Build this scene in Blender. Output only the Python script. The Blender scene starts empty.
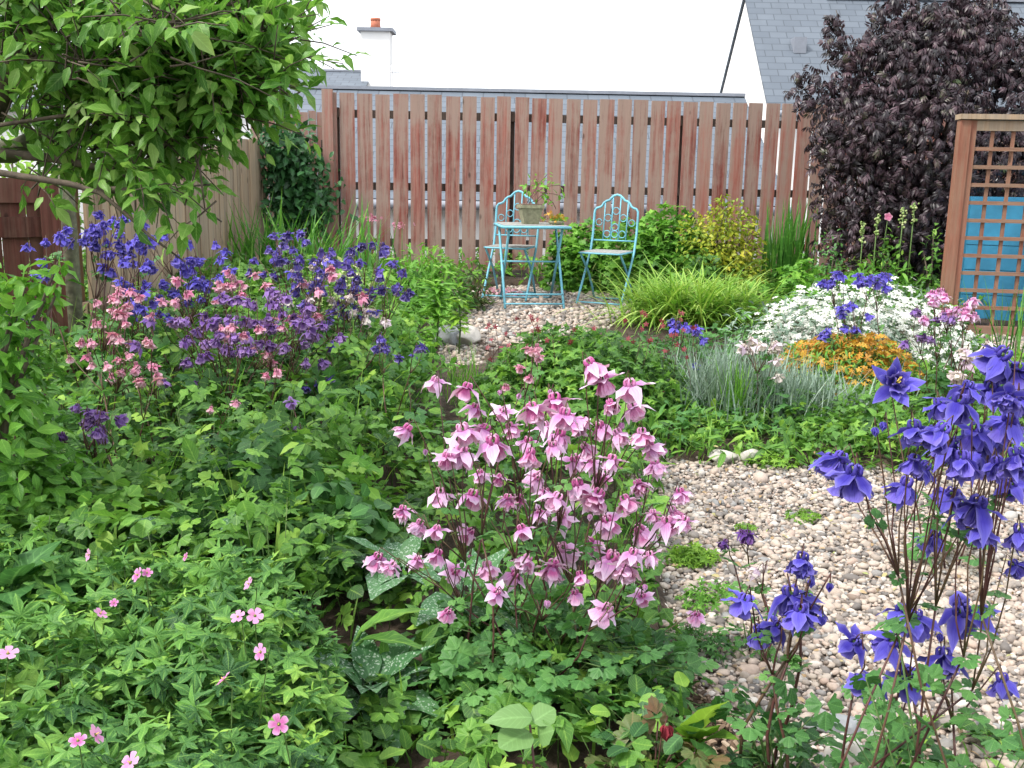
import bpy, math, random
import numpy as np
from mathutils import Matrix, Vector
R = math.radians
rng = np.random.default_rng(7)
random.seed(7)
scene = bpy.context.scene
COL = scene.collection

# ------------------------------------------------------------------ camera
W_, H_, F_ = 1024, 768, 1000.0
CAM = np.array([0.0, 0.0, 1.3]); PITCH = R(11.5); SLOPE = .05; ROLL = R(1.1)
fwd = np.array([0, math.cos(PITCH), -math.sin(PITCH)])
up0 = np.array([0, math.sin(PITCH), math.cos(PITCH)])
rt0 = np.array([1.0, 0, 0])
rt = rt0*math.cos(ROLL) + up0*math.sin(ROLL)
up = -rt0*math.sin(ROLL) + up0*math.cos(ROLL)
cam_d = bpy.data.cameras.new('camera'); cam = bpy.data.objects.new('camera', cam_d); COL.objects.link(cam)
cam_d.sensor_width = 36.0; cam_d.lens = 36.0*F_/W_; cam_d.clip_start = 0.05; cam_d.clip_end = 2000
cam.matrix_world = Matrix(((rt[0], up[0], -fwd[0], CAM[0]), (rt[1], up[1], -fwd[1], CAM[1]), (rt[2], up[2], -fwd[2], CAM[2]), (0, 0, 0, 1)))
scene.camera = cam

def ray(px, py):
    d = fwd + rt*((px-W_/2)/F_) + up*((H_/2-py)/F_)
    return d
def at(px, py, Y):            # the point of the place seen there at distance Y
    d = ray(px, py); return CAM + d*(Y/d[1])
def GZ(Y): return SLOPE*max(0.0, Y-2.0)      # the garden rises gently towards the fence
def ground_at(px, py, z=0.0):
    d = ray(px, py); t = (z-CAM[2])/d[2]
    if d[2] >= 0 or d[1]*t > 2: t = (z-2*SLOPE-CAM[2])/(d[2]-SLOPE*d[1])
    return CAM + d*t

# ------------------------------------------------------------------ mesh tools
class T:                      # a small mesh pattern: vertices, quads, tris, t along its length
    def __init__(s, V, Q=(), Tr=(), t=None, mq=0, mt=0, u=None):
        s.V = np.asarray(V, float).reshape(-1, 3)
        s.Q = np.asarray(Q, int).reshape(-1, 4); s.T = np.asarray(Tr, int).reshape(-1, 3)
        s.t = np.zeros(len(s.V)) if t is None else np.asarray(t, float)
        s.u = np.full(len(s.V), .5) if u is None else np.asarray(u, float)
        s.mq = np.full(len(s.Q), mq) if np.isscalar(mq) else np.asarray(mq, int)
        s.mt = np.full(len(s.T), mt) if np.isscalar(mt) else np.asarray(mt, int)
def combine(items):           # [(T, M 3x3, P)]
    V, Q, Tr, t, mq, mt, u, o = [], [], [], [], [], [], [], 0
    for a, M, P in items:
        V.append(a.V @ np.asarray(M).T + P); Q.append(a.Q+o); Tr.append(a.T+o); t.append(a.t); u.append(a.u); mq.append(a.mq); mt.append(a.mt); o += len(a.V)
    return T(np.concatenate(V), np.concatenate(Q), np.concatenate(Tr), np.concatenate(t), np.concatenate(mq), np.concatenate(mt), np.concatenate(u))
class MB:
    def __init__(s): s.u=[];s.V=[];s.Q=[];s.T=[];s.t=[];s.tone=[];s.mq=[];s.mt=[];s.n=0
    def inst(s, a, M, P, tone=None, moff=0):
        P = np.asarray(P, float).reshape(-1, 3); N = len(P)
        if N == 0: return s
        M = np.broadcast_to(np.asarray(M, float), (N, 3, 3))
        V = np.einsum('nij,vj->nvi', M, a.V) + P[:, None, :]
        nv = len(a.V); off = (np.arange(N)*nv + s.n)[:, None, None]
        s.V.append(V.reshape(-1, 3))
        if len(a.Q): s.Q.append((a.Q[None]+off).reshape(-1, 4)); s.mq.append(np.tile(a.mq+moff, N))
        if len(a.T): s.T.append((a.T[None]+off).reshape(-1, 3)); s.mt.append(np.tile(a.mt+moff, N))
        s.t.append(np.tile(a.t, N)); s.u.append(np.tile(a.u, N))
        if tone is None: tone = np.full(N, .5)
        s.tone.append(np.repeat(np.broadcast_to(np.asarray(tone, float), (N,)), nv)); s.n += N*nv
        return s
    def tube(s, pts, r, sides=5, tone=.5, mat=0):
        pts = np.asarray(pts, float); n = len(pts); r = np.broadcast_to(np.asarray(r, float), (n,)) if np.ndim(r) == 0 or len(np.atleast_1d(r)) == n else np.interp(np.linspace(0,1,n), np.linspace(0,1,len(r)), r)
        tg = np.gradient(pts, axis=0); tg /= np.linalg.norm(tg, axis=1)[:, None]+1e-12
        ref = np.array([0, 0, 1.0]) if abs(tg[0][2]) < .8 else np.array([1.0, 0, 0])
        V = []; u = np.cross(tg[0], ref); u /= np.linalg.norm(u)
        for i in range(n):
            u = u - tg[i]*np.dot(u, tg[i]); u /= np.linalg.norm(u)+1e-12
            v = np.cross(tg[i], u); a = np.linspace(0, 2*np.pi, sides, endpoint=False)
            V.append(pts[i] + r[i]*(np.cos(a)[:, None]*u + np.sin(a)[:, None]*v))
        V = np.concatenate(V); Q = []
        for i in range(n-1):
            for k in range(sides):
                k2 = (k+1) % sides; Q.append((i*sides+k, i*sides+k2, (i+1)*sides+k2, (i+1)*sides+k))
        V = np.concatenate([V, pts[:1], pts[-1:]]); c0 = n*sides
        Tr = [(c0, (k+1) % sides, k) for k in range(sides)] + [(c0+1, (n-1)*sides+k, (n-1)*sides+(k+1) % sides) for k in range(sides)]
        return s.inst(T(V, Q, Tr, np.concatenate([np.repeat(np.linspace(0, 1, n), sides), [0, 1]]), mat, mat), np.eye(3), [0, 0, 0], tone)
    def box(s, lo, hi, tone=.5, mat=0, M=None, P=(0, 0, 0)):
        x0, y0, z0 = lo; x1, y1, z1 = hi
        V = [(x0,y0,z0),(x1,y0,z0),(x1,y1,z0),(x0,y1,z0),(x0,y0,z1),(x1,y0,z1),(x1,y1,z1),(x0,y1,z1)]
        Q = [(0,3,2,1),(4,5,6,7),(0,1,5,4),(1,2,6,5),(2,3,7,6),(3,0,4,7)]
        return s.inst(T(V, Q, mq=mat), np.eye(3) if M is None else M, P, tone)
    def mesh(s, name, mats, smooth=True, origin=(0, 0, 0)):
        me = bpy.data.meshes.new(name)
        V = np.concatenate(s.V) - np.asarray(origin)
        Q = np.concatenate(s.Q) if s.Q else np.zeros((0, 4), int); Tr = np.concatenate(s.T) if s.T else np.zeros((0, 3), int)
        me.vertices.add(len(V)); me.vertices.foreach_set('co', V.astype(np.float32).ravel())
        loops = np.concatenate([Q.ravel(), Tr.ravel()]).astype(np.int32)
        me.loops.add(len(loops)); me.loops.foreach_set('vertex_index', loops)
        st = np.concatenate([np.arange(len(Q))*4, len(Q)*4+np.arange(len(Tr))*3]).astype(np.int32)
        me.polygons.add(len(st)); me.polygons.foreach_set('loop_start', st)
        mi = np.concatenate(([np.concatenate(s.mq)] if s.mq else [])+([np.concatenate(s.mt)] if s.mt else [])).astype(np.int32)
        me.polygons.foreach_set('material_index', mi)
        me.update(calc_edges=True)
        me.polygons.foreach_set('use_smooth', np.full(len(st), smooth))
        for nm, arr in (('tone', s.tone), ('along', s.t), ('across', s.u)):
            at_ = me.attributes.new(nm, 'FLOAT', 'POINT'); at_.data.foreach_set('value', np.concatenate(arr).astype(np.float32))
        for m in (mats if isinstance(mats, (list, tuple)) else [mats]): me.materials.append(m)
        return me
def link(name, me, parent=None, loc=None):
    o = bpy.data.objects.new(name, me); COL.objects.link(o)
    if parent is not None: o.parent = parent
    if loc is not None: o.location = loc
    return o
def part(name, mb, mats, parent, smooth=True):   # mb in world space
    o = link(name, mb.mesh(name, mats, smooth, origin=tuple(parent['_base'])), parent)
    return o
def subpart(name, mb, mats, parent, smooth=True):
    return link(name, mb.mesh(name, mats, smooth, origin=tuple(parent.parent['_base'])), parent)
def thing(name, label, cat, base, group=None):
    o = bpy.data.objects.new(name, None); COL.objects.link(o); o.location = base; o.empty_display_size = .1
    o['label'] = label; o['category'] = cat; o['_base'] = [float(v) for v in base]
    if group: o['group'] = group
    return o
def tagmesh(name, mb, mats, label, cat, group=None, smooth=True, base=None):
    base = (0, 0, 0) if base is None else tuple(base)
    o = link(name, mb.mesh(name, mats, smooth, origin=base), None, base)
    o['label'] = label; o['category'] = cat
    if group: o['group'] = group
    return o
def setting(name, mb, mats, kind='structure', smooth=False, label=None):
    o = link(name, mb.mesh(name, mats, smooth)); o['kind'] = kind
    if label: o['label'] = label
    return o
def nrm(a): a = np.asarray(a, float); return a/(np.linalg.norm(a, axis=-1, keepdims=True)+1e-12)
def frames(d, n, s):          # leaf axis d -> Y, normal n -> Z
    d = nrm(d); n = np.asarray(n, float); z = nrm(n - (n*d).sum(-1, keepdims=True)*d); x = np.cross(d, z)
    return np.stack([x, d, z], axis=-1)*np.asarray(s).reshape(-1, 1, 1)
def rdir(n): return nrm(rng.normal(size=(n, 3)))
def lump(P, f=3.0, k=0.0):    # smooth -1..1 variation in space
    P = np.asarray(P); x, y, z = P[..., 0]*f, P[..., 1]*f, P[..., 2]*f
    return (np.sin(x*1.3+y*.7+k)+np.sin(y*1.7-z*1.1+k*2.1)+np.sin(z*1.9+x*.9-k)+np.sin(x*2.9-y*2.3+z*2.1+k*3))/4
def rot3(ax, a):
    return np.array(Matrix.Rotation(a, 3, ax))

# ------------------------------------------------------------------ leaf patterns
def rowleaf(prof, fold=.25, curv=.25, droop0=0.0, mq=0, wave=.12):
    V, t, u = [], [], []
    for i, (y, w) in enumerate(prof):
        z = -curv*y*y + droop0*y; wv = wave*math.sin(i*2.3+1)
        V += [(-w, y, z+fold*w+wv*w), (0, y, z), (w, y, z+fold*w-wv*w)]; t += [y]*3; u += [-1, 0, 1]
    Q = []
    for i in range(len(prof)-1):
        a = i*3; Q += [(a, a+1, a+4, a+3), (a+1, a+2, a+5, a+4)]
    return T(V, Q, t=t, mq=mq, u=u)
OVATE = rowleaf([(0,.02),(.12,.12),(.3,.22),(.5,.235),(.7,.17),(.88,.07),(1,.005)], fold=.3, curv=.3, wave=.18)
OVATE_LO = rowleaf([(0,.03),(.3,.26),(.68,.22),(1,.01)])
LANCE = rowleaf([(0,.02),(.25,.12),(.55,.13),(.85,.06),(1,.005)], curv=.35)
ROUND = rowleaf([(0,.05),(.1,.28),(.35,.46),(.65,.44),(.88,.25),(1,.05)], fold=.12, curv=.2)
BROAD = rowleaf([(0,.03),(.1,.16),(.28,.27),(.48,.28),(.68,.2),(.85,.1),(1,.01)], fold=.2, curv=.4)
def lobed(rf, a0, a1, n, curv=.2, ripple=.04, mid=.55, lf_=2.35):
    th = np.linspace(a0, a1, n); r = np.array([rf(a) for a in th])
    x, y = np.sin(th)*r, np.cos(th)*r
    V = [(0, 0, 0)]; t = [0]
    for i in range(n): V.append((x[i]*mid, y[i]*mid, -curv*(r[i]*mid)**2 + .05*math.cos(i*1.6))); t.append(mid)
    for i in range(n): V.append((x[i], y[i], -curv*r[i]**2 + ripple*math.cos(i*2.1))); t.append(1)
    Tr = [(0, i+2, i+1) for i in range(n-1)]
    Q = [(i+1, i+2, n+i+2, n+i+1) for i in range(n-1)]
    return T(V, Q, Tr, t, u=[.3]+list(np.sin(th*lf_))*2)
def colf(a): return .62+.30*abs(math.cos(a*2.35))**.7+.05*math.cos(a*15)
LEAFLET = lobed(colf, -1.05, 1.05, 13, curv=.25, ripple=.03)
def compound(leaf, spec):
    return combine([(leaf, rot3('Z', -a) @ np.diag([s, s, s]) , np.array([math.sin(a)*d, math.cos(a)*d, 0])) for a, d, s in spec])
COLUMB = compound(LEAFLET, [(0, .18, .52), (1.45, .06, .47), (-1.45, .06, .47)])
LEAFLET_LO = lobed(lambda a: .62+.3*abs(math.cos(a*2.35)), -1.0, 1.0, 6, curv=.25, ripple=.02)
COLUMB_LO = compound(LEAFLET_LO, [(0, .18, .55), (1.4, .06, .5), (-1.4, .06, .5)])
def gerf(a):
    lob = abs(math.cos(a*2.5)); k = (a*2.5/math.pi) % 1.0; k = min(k, 1-k)
    return .26+.66*(1-min(1, k*2.0))**1.15+.11*max(0, math.cos(k*4*math.pi*1.35))*(k > .12)
GERAN = lobed(gerf, -2.5, 2.5, 41, curv=.22, ripple=.03, mid=.45, lf_=2.5)
GERAN_LO = lobed(gerf, -2.4, 2.4, 13, curv=.2, ripple=.02, mid=.45, lf_=2.5)
def elder_leaf():
    it = []
    for a, d, s in [(0, .45, .55), (.7, .42, .5), (-.75, .42, .46), (1.05, .22, .45), (-1.0, .22, .45), (1.3, .05, .36), (-1.3, .05, .36)]:
        M = rot3('Z', -a) @ rot3('X', -.35-.4*abs(math.sin(a*7+1))) @ np.diag([s*1.15, s, s]); it.append((LANCE, M, np.array([0, d*.8, -.15*d])))
    return combine(it)
ELDER = elder_leaf()
STAR5 = combine([(rowleaf([(0,.06),(.45,.26),(.85,.22),(1,.05)], fold=.1, curv=.1), rot3('Z', k*2*math.pi/5), np.zeros(3)) for k in range(5)])
STAR5_LO = combine([(rowleaf([(0,.08),(.7,.28),(1,.1)], fold=.1, curv=.1), rot3('Z', k*2*math.pi/5), np.zeros(3)) for k in range(5)])

def ico(sub=1):
    import bmesh
    bm = bmesh.new(); bmesh.ops.create_icosphere(bm, subdivisions=sub, radius=1)
    V = [v.co[:] for v in bm.verts]; Tr = [[v.index for v in f.verts] for f in bm.faces]; bm.free()
    return T(V, (), Tr)
ICO1, ICO2, ICO3 = ico(1), ico(2), ico(4)

def blades(mb, base, az, L, width, lean=.4, arch=.6, tone=None, k=6, mat=0, curl=0):
    base = np.asarray(base, float); N = len(base)
    az = np.broadcast_to(az, (N,)); L = np.broadcast_to(L, (N,)); lean = np.broadcast_to(lean, (N,)); arch = np.broadcast_to(arch, (N,)); width = np.broadcast_to(width, (N,))
    d = np.stack([np.cos(az), np.sin(az), np.zeros(N)], -1); side = np.stack([-np.sin(az), np.cos(az), np.zeros(N)], -1)
    t = np.linspace(0, 1, k)
    ang = lean[:, None] + arch[:, None]*t[None]            # angle from vertical along the blade
    dl = L[:, None]/(k-1)
    hx = np.concatenate([np.zeros((N, 1)), np.cumsum(np.sin(ang[:, :-1])*dl, 1)], 1); hz = np.concatenate([np.zeros((N, 1)), np.cumsum(np.cos(ang[:, :-1])*dl, 1)], 1)
    c = base[:, None, :] + d[:, None, :]*hx[..., None] + np.array([0, 0, 1.0])*hz[..., None]
    w = width[:, None]*(np.array([.6+.4*min(1, a*3) for a in t])*(1-t**2.2)+.03)[None]
    Lf = c - side[:, None, :]*w[..., None]; Rt = c + side[:, None, :]*w[..., None]
    V = np.stack([Lf, Rt], 2).reshape(-1, 3)
    Q = np.array([(2*i, 2*i+1, 2*i+3, 2*i+2) for i in range(k-1)])
    Q = (Q[None]+(np.arange(N)*2*k)[:, None, None]).reshape(-1, 4)
    a = T(V, Q, t=np.tile(np.repeat(t, 2), N), mq=mat)
    mb.inst(a, np.eye(3), [0, 0, 0], .5)
    if tone is not None: mb.tone[-1] = np.repeat(np.broadcast_to(tone, (N,)), 2*k)
    return c[:, -1]

# ------------------------------------------------------------------ materials
def newmat(name):
    m = bpy.data.materials.new(name); m.use_nodes = True; nt = m.node_tree; nt.nodes.clear()
    out = nt.nodes.new('ShaderNodeOutputMaterial'); b = nt.nodes.new('ShaderNodeBsdfPrincipled'); nt.links.new(b.outputs[0], out.inputs[0])
    return m, nt, b, out
def node(nt, typ, **kw):
    n = nt.nodes.new(typ)
    for k, v in kw.items():
        if k.startswith('i_'): n.inputs[int(k[2:]) if k[2:].isdigit() else k[2:]].default_value = v
        else: setattr(n, k, v)
    return n
def ramp(nt, stops, src=None):
    r = nt.nodes.new('ShaderNodeValToRGB'); e = r.color_ramp.elements
    while len(e) < len(stops): e.new(.5)
    for i, (p, c) in enumerate(stops): e[i].position = p; e[i].color = (*c, 1)
    if src is not None: nt.links.new(src, r.inputs[0])
    return r
def attr(nt, name): return node(nt, 'ShaderNodeAttribute', attribute_name=name).outputs['Fac']
def math_n(nt, op, a, b):
    n = nt.nodes.new('ShaderNodeMath'); n.operation = op
    for i, v in enumerate((a, b)):
        if hasattr(v, 'links'): nt.links.new(v, n.inputs[i])
        else: n.inputs[i].default_value = v
    return n.outputs[0]
def noise(nt, scale, detail=4, vec=None, rough=.55):
    n = nt.nodes.new('ShaderNodeTexNoise'); n.inputs['Scale'].default_value = scale; n.inputs['Detail'].default_value = detail; n.inputs['Roughness'].default_value = rough
    if vec is not None: nt.links.new(vec, n.inputs['Vector'])
    return n.outputs['Fac']
def coords(nt, scale=None):
    c = nt.nodes.new('ShaderNodeTexCoord').outputs['Object']
    if scale is None: return c
    m = nt.nodes.new('ShaderNodeMapping'); m.inputs['Scale'].default_value = scale; nt.links.new(c, m.inputs[0]); return m.outputs[0]
def mixc(nt, f, a, b, mode='MIX'):
    n = nt.nodes.new('ShaderNodeMix'); n.data_type = 'RGBA'; n.blend_type = mode
    for i, v in ((0, f), (6, a), (7, b)):
        if hasattr(v, 'links'): nt.links.new(v, n.inputs[i])
        else: n.inputs[i].default_value = (*v, 1) if isinstance(v, tuple) else v
    return n.outputs[2]
def leafmat(name, stops, trans=.35, rough=.5, spots=None, randobj=0.0, spec=.35, alongmix=None, kind='leaf'):
    m, nt, b, out = newmat(name)
    f = attr(nt, 'tone')
    f = math_n(nt, 'ADD', f, math_n(nt, 'MULTIPLY', math_n(nt, 'SUBTRACT', noise(nt, 45, 2, coords(nt)), .5), .5))
    if randobj: f = math_n(nt, 'ADD', f, math_n(nt, 'MULTIPLY', math_n(nt, 'SUBTRACT', node(nt, 'ShaderNodeObjectInfo').outputs['Random'], .5), randobj))
    c = ramp(nt, [(i/(len(stops)-1) if not isinstance(s[0], tuple) else s[0], s) for i, s in enumerate(stops)], f).outputs[0]
    if alongmix: 
        fr = ramp(nt, [(0, (0,)*3), (alongmix[1], (0,)*3), (1, (1,)*3)], attr(nt, 'along')).outputs[0]
        c = mixc(nt, fr, c, alongmix[0])
    au = attr(nt, 'across'); ab = math_n(nt, 'ABSOLUTE', au, 0.0)
    if kind == 'petal':           # fine lengthwise veins and paler rims
        cb = nt.nodes.new('ShaderNodeCombineXYZ'); nt.links.new(math_n(nt, 'MULTIPLY', au, 5.0), cb.inputs[0]); nt.links.new(math_n(nt, 'MULTIPLY', attr(nt, 'along'), 1.6), cb.inputs[1]); nt.links.new(math_n(nt, 'MULTIPLY', attr(nt, 'tone'), 40.0), cb.inputs[2])
        st_ = ramp(nt, [(.32, (.68, .62, .74)), (.55, (1, 1, 1))], noise(nt, 1.3, 3, cb.outputs[0])).outputs[0]
        c = mixc(nt, .8, c, st_, 'MULTIPLY')
        c = mixc(nt, math_n(nt, 'MULTIPLY', math_n(nt, 'POWER', ab, 3.0), .13), c, (.85, .8, .88))
    else:                         # pale midrib, side veins
        mid_ = ramp(nt, [(0, (1,)*3), (.05, (.8,)*3), (.12, (0,)*3)], ab).outputs[0]
        ph = math_n(nt, 'ADD', math_n(nt, 'MULTIPLY', attr(nt, 'along'), 44.0), math_n(nt, 'MULTIPLY', ab, -13.0))
        sv = ramp(nt, [(.80, (0,)*3), (1, (1,)*3)], math_n(nt, 'SINE', ph, 0.0)).outputs[0]
        vv = math_n(nt, 'ADD', math_n(nt, 'MULTIPLY', mid_, .22), math_n(nt, 'MULTIPLY', sv, .13))
        c = mixc(nt, vv, c, tuple(min(1, v*1.9+.05) for v in stops[-1]))
        bl = ramp(nt, [(.70, (1, 1, 1)), (.80, (.95, .78, .35))], noise(nt, 17, 5, coords(nt))).outputs[0]
        c = mixc(nt, .8, c, bl, 'MULTIPLY')
    if spots:
        n = nt.nodes.new('ShaderNodeTexVoronoi'); n.inputs['Scale'].default_value = spots[1]
        nz = nt.nodes.new('ShaderNodeTexNoise'); nz.inputs['Scale'].default_value = 60; nt.links.new(coords(nt), nz.inputs['Vector'])
        va = nt.nodes.new('ShaderNodeVectorMath'); va.operation = 'MULTIPLY_ADD'; nt.links.new(nz.outputs['Color'], va.inputs[0]); va.inputs[1].default_value = (.022,)*3; nt.links.new(coords(nt), va.inputs[2]); nt.links.new(va.outputs[0], n.inputs['Vector'])
        k = ramp(nt, [(0, (.8,)*3), (.22, (.7,)*3), (.40, (0,)*3)], n.outputs['Distance']).outputs[0]
        c = mixc(nt, k, c, spots[0])
    nt.links.new(c, b.inputs['Base Color']); b.inputs['Roughness'].default_value = rough; b.inputs['Specular IOR Level'].default_value = spec
    tr = nt.nodes.new('ShaderNodeBsdfTranslucent'); nt.links.new(mixc(nt, 1.0, c, (1.0, 1.0, .75), 'MULTIPLY'), tr.inputs[0])
    mx = nt.nodes.new('ShaderNodeMixShader'); mx.inputs[0].default_value = trans
    nt.links.new(b.outputs[0], mx.inputs[1]); nt.links.new(tr.outputs[0], mx.inputs[2]); nt.links.new(mx.outputs[0], out.inputs[0])
    return m
def plain(name, col, rough=.6, var=.15, scale=20, metal=0, bump=0.0):
    m, nt, b, out = newmat(name); n = noise(nt, scale, 4, coords(nt))
    c = ramp(nt, [(.3, tuple(v*(1-var) for v in col)), (.7, tuple(min(1, v*(1+var)) for v in col))], n).outputs[0]
    nt.links.new(c, b.inputs['Base Color']); b.inputs['Roughness'].default_value = rough; b.inputs['Metallic'].default_value = metal
    if bump:
        bp = nt.nodes.new('ShaderNodeBump'); bp.inputs['Strength'].default_value = bump; bp.inputs['Distance'].default_value = .01; nt.links.new(n, bp.inputs['Height']); nt.links.new(bp.outputs[0], b.inputs['Normal'])
    return m
def wood(name, stops, axis='Z', grey=(.30, .26, .23), greyamt=.5, scale=1.0, topgrey=0.0):
    m, nt, b, out = newmat(name)
    sc = {'Z': (40, 40, 2.0), 'X': (2.0, 40, 40), 'Y': (40, 2.0, 40)}[axis]; sc = tuple(v*scale for v in sc)
    tone = attr(nt, 'tone')
    vec = coords(nt, sc)
    off = nt.nodes.new('ShaderNodeVectorMath'); off.operation = 'ADD'; nt.links.new(vec, off.inputs[0])
    cb = nt.nodes.new('ShaderNodeCombineXYZ'); nt.links.new(math_n(nt, 'MULTIPLY', tone, 91.0), cb.inputs[0]); nt.links.new(math_n(nt, 'MULTIPLY', tone, 57.0), cb.inputs[2]); nt.links.new(cb.outputs[0], off.inputs[1])
    g = noise(nt, 1.0, 6, off.outputs[0], .65)
    f = math_n(nt, 'ADD', math_n(nt, 'MULTIPLY', math_n(nt, 'SUBTRACT', g, .22), 1.15), math_n(nt, 'MULTIPLY', tone, .36))
    c = ramp(nt, [(.2+.6*i/(len(stops)-1), s) for i, s in enumerate(stops)], f).outputs[0]
    w = noise(nt, .45, 7, off.outputs[0], .75)
    wk = ramp(nt, [(.40, (0,)*3), (.58, (1,)*3)], w).outputs[0]
    if topgrey:
        s = nt.nodes.new('ShaderNodeSeparateXYZ'); nt.links.new(coords(nt), s.inputs[0])
        mr = nt.nodes.new('ShaderNodeMapRange'); nt.links.new(s.outputs[2], mr.inputs[0]); mr.inputs[1].default_value = topgrey-.55; mr.inputs[2].default_value = topgrey; mr.inputs[3].default_value = 0; mr.inputs[4].default_value = .7
        wk = math_n(nt, 'ADD', wk, mr.outputs[0])
    pn = noise(nt, 1.7, 6, coords(nt), .7)            # weathered patches that run across boards
    wk = math_n(nt, 'MINIMUM', math_n(nt, 'ADD', wk, math_n(nt, 'MULTIPLY', ramp(nt, [(.42, (0,)*3), (.66, (1,)*3)], pn).outputs[0], .8)), 1.25)
    c = mixc(nt, math_n(nt, 'MULTIPLY', wk, greyamt), c, grey)
    st2 = ramp(nt, [(.30, (.62, .64, .56)), (.46, (1, 1, 1)), (.70, (1, 1, 1)), (.82, (1.25, 1.25, 1.25))], noise(nt, .8, 8, off.outputs[0], .8)).outputs[0]
    c = mixc(nt, .8, c, st2, 'MULTIPLY')
    kn = nt.nodes.new('ShaderNodeTexVoronoi'); kn.inputs['Scale'].default_value = 1; mp = coords(nt, tuple({'Z': (6, 6, 2.6), 'X': (2.6, 6, 6), 'Y': (6, 2.6, 6)}[axis])); nt.links.new(mp, kn.inputs['Vector'])
    kk = ramp(nt, [(0, (.35,)*3), (.05, (.5,)*3), (.09, (1,)*3)], kn.outputs['Distance']).outputs[0]
    c = mixc(nt, 1.0, c, kk, 'MULTIPLY')
    nt.links.new(c, b.inputs['Base Color']); b.inputs['Roughness'].default_value = .8; b.inputs['Specular IOR Level'].default_value = .2
    bp = nt.nodes.new('ShaderNodeBump'); bp.inputs['Strength'].default_value = .5; bp.inputs['Distance'].default_value = .004; nt.links.new(g, bp.inputs['Height']); nt.links.new(bp.outputs[0], b.inputs['Normal'])
    return m

M = {}
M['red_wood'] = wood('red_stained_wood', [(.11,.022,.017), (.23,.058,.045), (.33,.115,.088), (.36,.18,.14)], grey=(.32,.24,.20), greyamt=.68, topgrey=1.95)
M['red_wood_x'] = wood('red_stained_wood_rail', [(.16,.05,.035), (.26,.10,.07), (.36,.18,.13)], axis='X', grey=(.36,.29,.23), greyamt=.6)
M['trellis_wood'] = wood('trellis_wood', [(.10,.03,.02), (.20,.07,.045), (.29,.12,.08)], grey=(.24,.16,.11), greyamt=.5)
M['trellis_wood_x'] = wood('trellis_wood_cross', [(.10,.04,.025), (.19,.085,.055), (.27,.14,.09)], axis='X', grey=(.25,.18,.13), greyamt=.5)
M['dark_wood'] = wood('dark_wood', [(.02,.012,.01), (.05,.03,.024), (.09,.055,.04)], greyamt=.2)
M['pale_wood'] = wood('weathered_wood', [(.14,.09,.055), (.32,.22,.14), (.46,.33,.22)], grey=(.30,.26,.21), greyamt=.5)
M['dark_red'] = wood('dark_red_wood', [(.04,.012,.009), (.09,.028,.02), (.15,.05,.04)], grey=(.16,.10,.07), greyamt=.4)
M['bark'] = plain('bark', (.09,.07,.05), .9, .5, 30, bump=.6)
M['bark_moss'] = plain('mossy_bark', (.10,.10,.06), .9, .5, 26, bump=.7)
M['green_stem'] = leafmat('green_stem', [(.06,.12,.03), (.12,.2,.05)], .1)
M['dark_stem'] = leafmat('purple_stem', [(.05,.018,.018), (.10,.04,.035), (.11,.08,.04)], 0, .5)
M['columb'] = leafmat('columbine_leaf', [(.032,.105,.032), (.078,.22,.054), (.16,.36,.09)], .37, .5)
M['mixed'] = leafmat('bed_leaf', [(.027,.09,.022), (.08,.21,.038), (.16,.36,.055), (.32,.52,.08)], .42, .5)
M['geran'] = leafmat('geranium_leaf', [(.028,.105,.03), (.07,.20,.046), (.14,.33,.06), (.30,.50,.08)], .36, .55)
M['apple'] = leafmat('apple_leaf', [(.04,.13,.02), (.09,.25,.034), (.18,.38,.06), (.34,.52,.15)], .46, .45)
M['lime'] = leafmat('lime_leaf', [(.08,.2,.02), (.2,.4,.04), (.34,.55,.07)], .4, .5)
M['bright'] = leafmat('bright_leaf', [(.05,.16,.022), (.13,.34,.04), (.27,.52,.075)], .4, .5)
M['dark_leaf'] = leafmat('dark_leaf', [(.014,.055,.018), (.035,.12,.035), (.07,.2,.06)], .2, .4)
M['elder'] = leafmat('purple_elder_leaf', [(.012,.008,.014), (.028,.015,.026), (.045,.023,.036), (.11,.06,.08), (.06,.09,.035)], .15, .42, spec=.5)
M['gold_grass'] = leafmat('golden_grass_blade', [(.10,.26,.03), (.25,.45,.06), (.46,.60,.15)], .35, .45)
M['iris'] = leafmat('iris_blade', [(.035,.13,.02), (.09,.27,.04), (.19,.42,.06)], .4, .45)
M['silver'] = leafmat('silver_leaf', [(.12,.19,.14), (.22,.31,.24), (.34,.43,.35)], .2, .6)
M['yellowbush'] = leafmat('yellow_leaf', [(.11,.22,.02), (.24,.34,.03), (.48,.45,.04)], .35, .5)
M['variegated'] = leafmat('variegated_leaf', [(.07,.2,.03), (.3,.42,.13), (.62,.65,.35)], .3, .5)
M['pulm'] = leafmat('spotted_leaf', [(.03,.10,.035), (.05,.15,.05), (.08,.19,.07)], .15, .55, spots=((.42,.52,.42), 120))
M['redtip'] = leafmat('reddish_leaf', [(.05,.14,.03), (.12,.16,.05), (.22,.09,.06)], .3, .5)
M['orange'] = leafmat('orange_bract', [(.30,.13,.02), (.55,.25,.025), (.66,.38,.05), (.25,.32,.05)], .3, .55)
M['white_petal'] = leafmat('white_petal', [(.72,.74,.68), (.8,.8,.78)], .3, .6)
M['yellow'] = plain('yellow_stamen', (.65,.5,.08), .6)
def petal(name, a, b, tip=None, tr=.35): return leafmat(name, [tuple(v*.85 for v in a), a, b, tuple(min(.88, v*1.08) for v in b)], tr, .6, randobj=.9, spec=.15, alongmix=tip, kind='petal')
M['pink_sepal'] = petal('pink_sepal', (.66,.27,.60), (.77,.46,.73), ((.88,.74,.90), .3))
M['pink_petal'] = petal('pink_petal', (.68,.16,.43), (.79,.38,.64), ((.87,.62,.80), .5))
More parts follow.
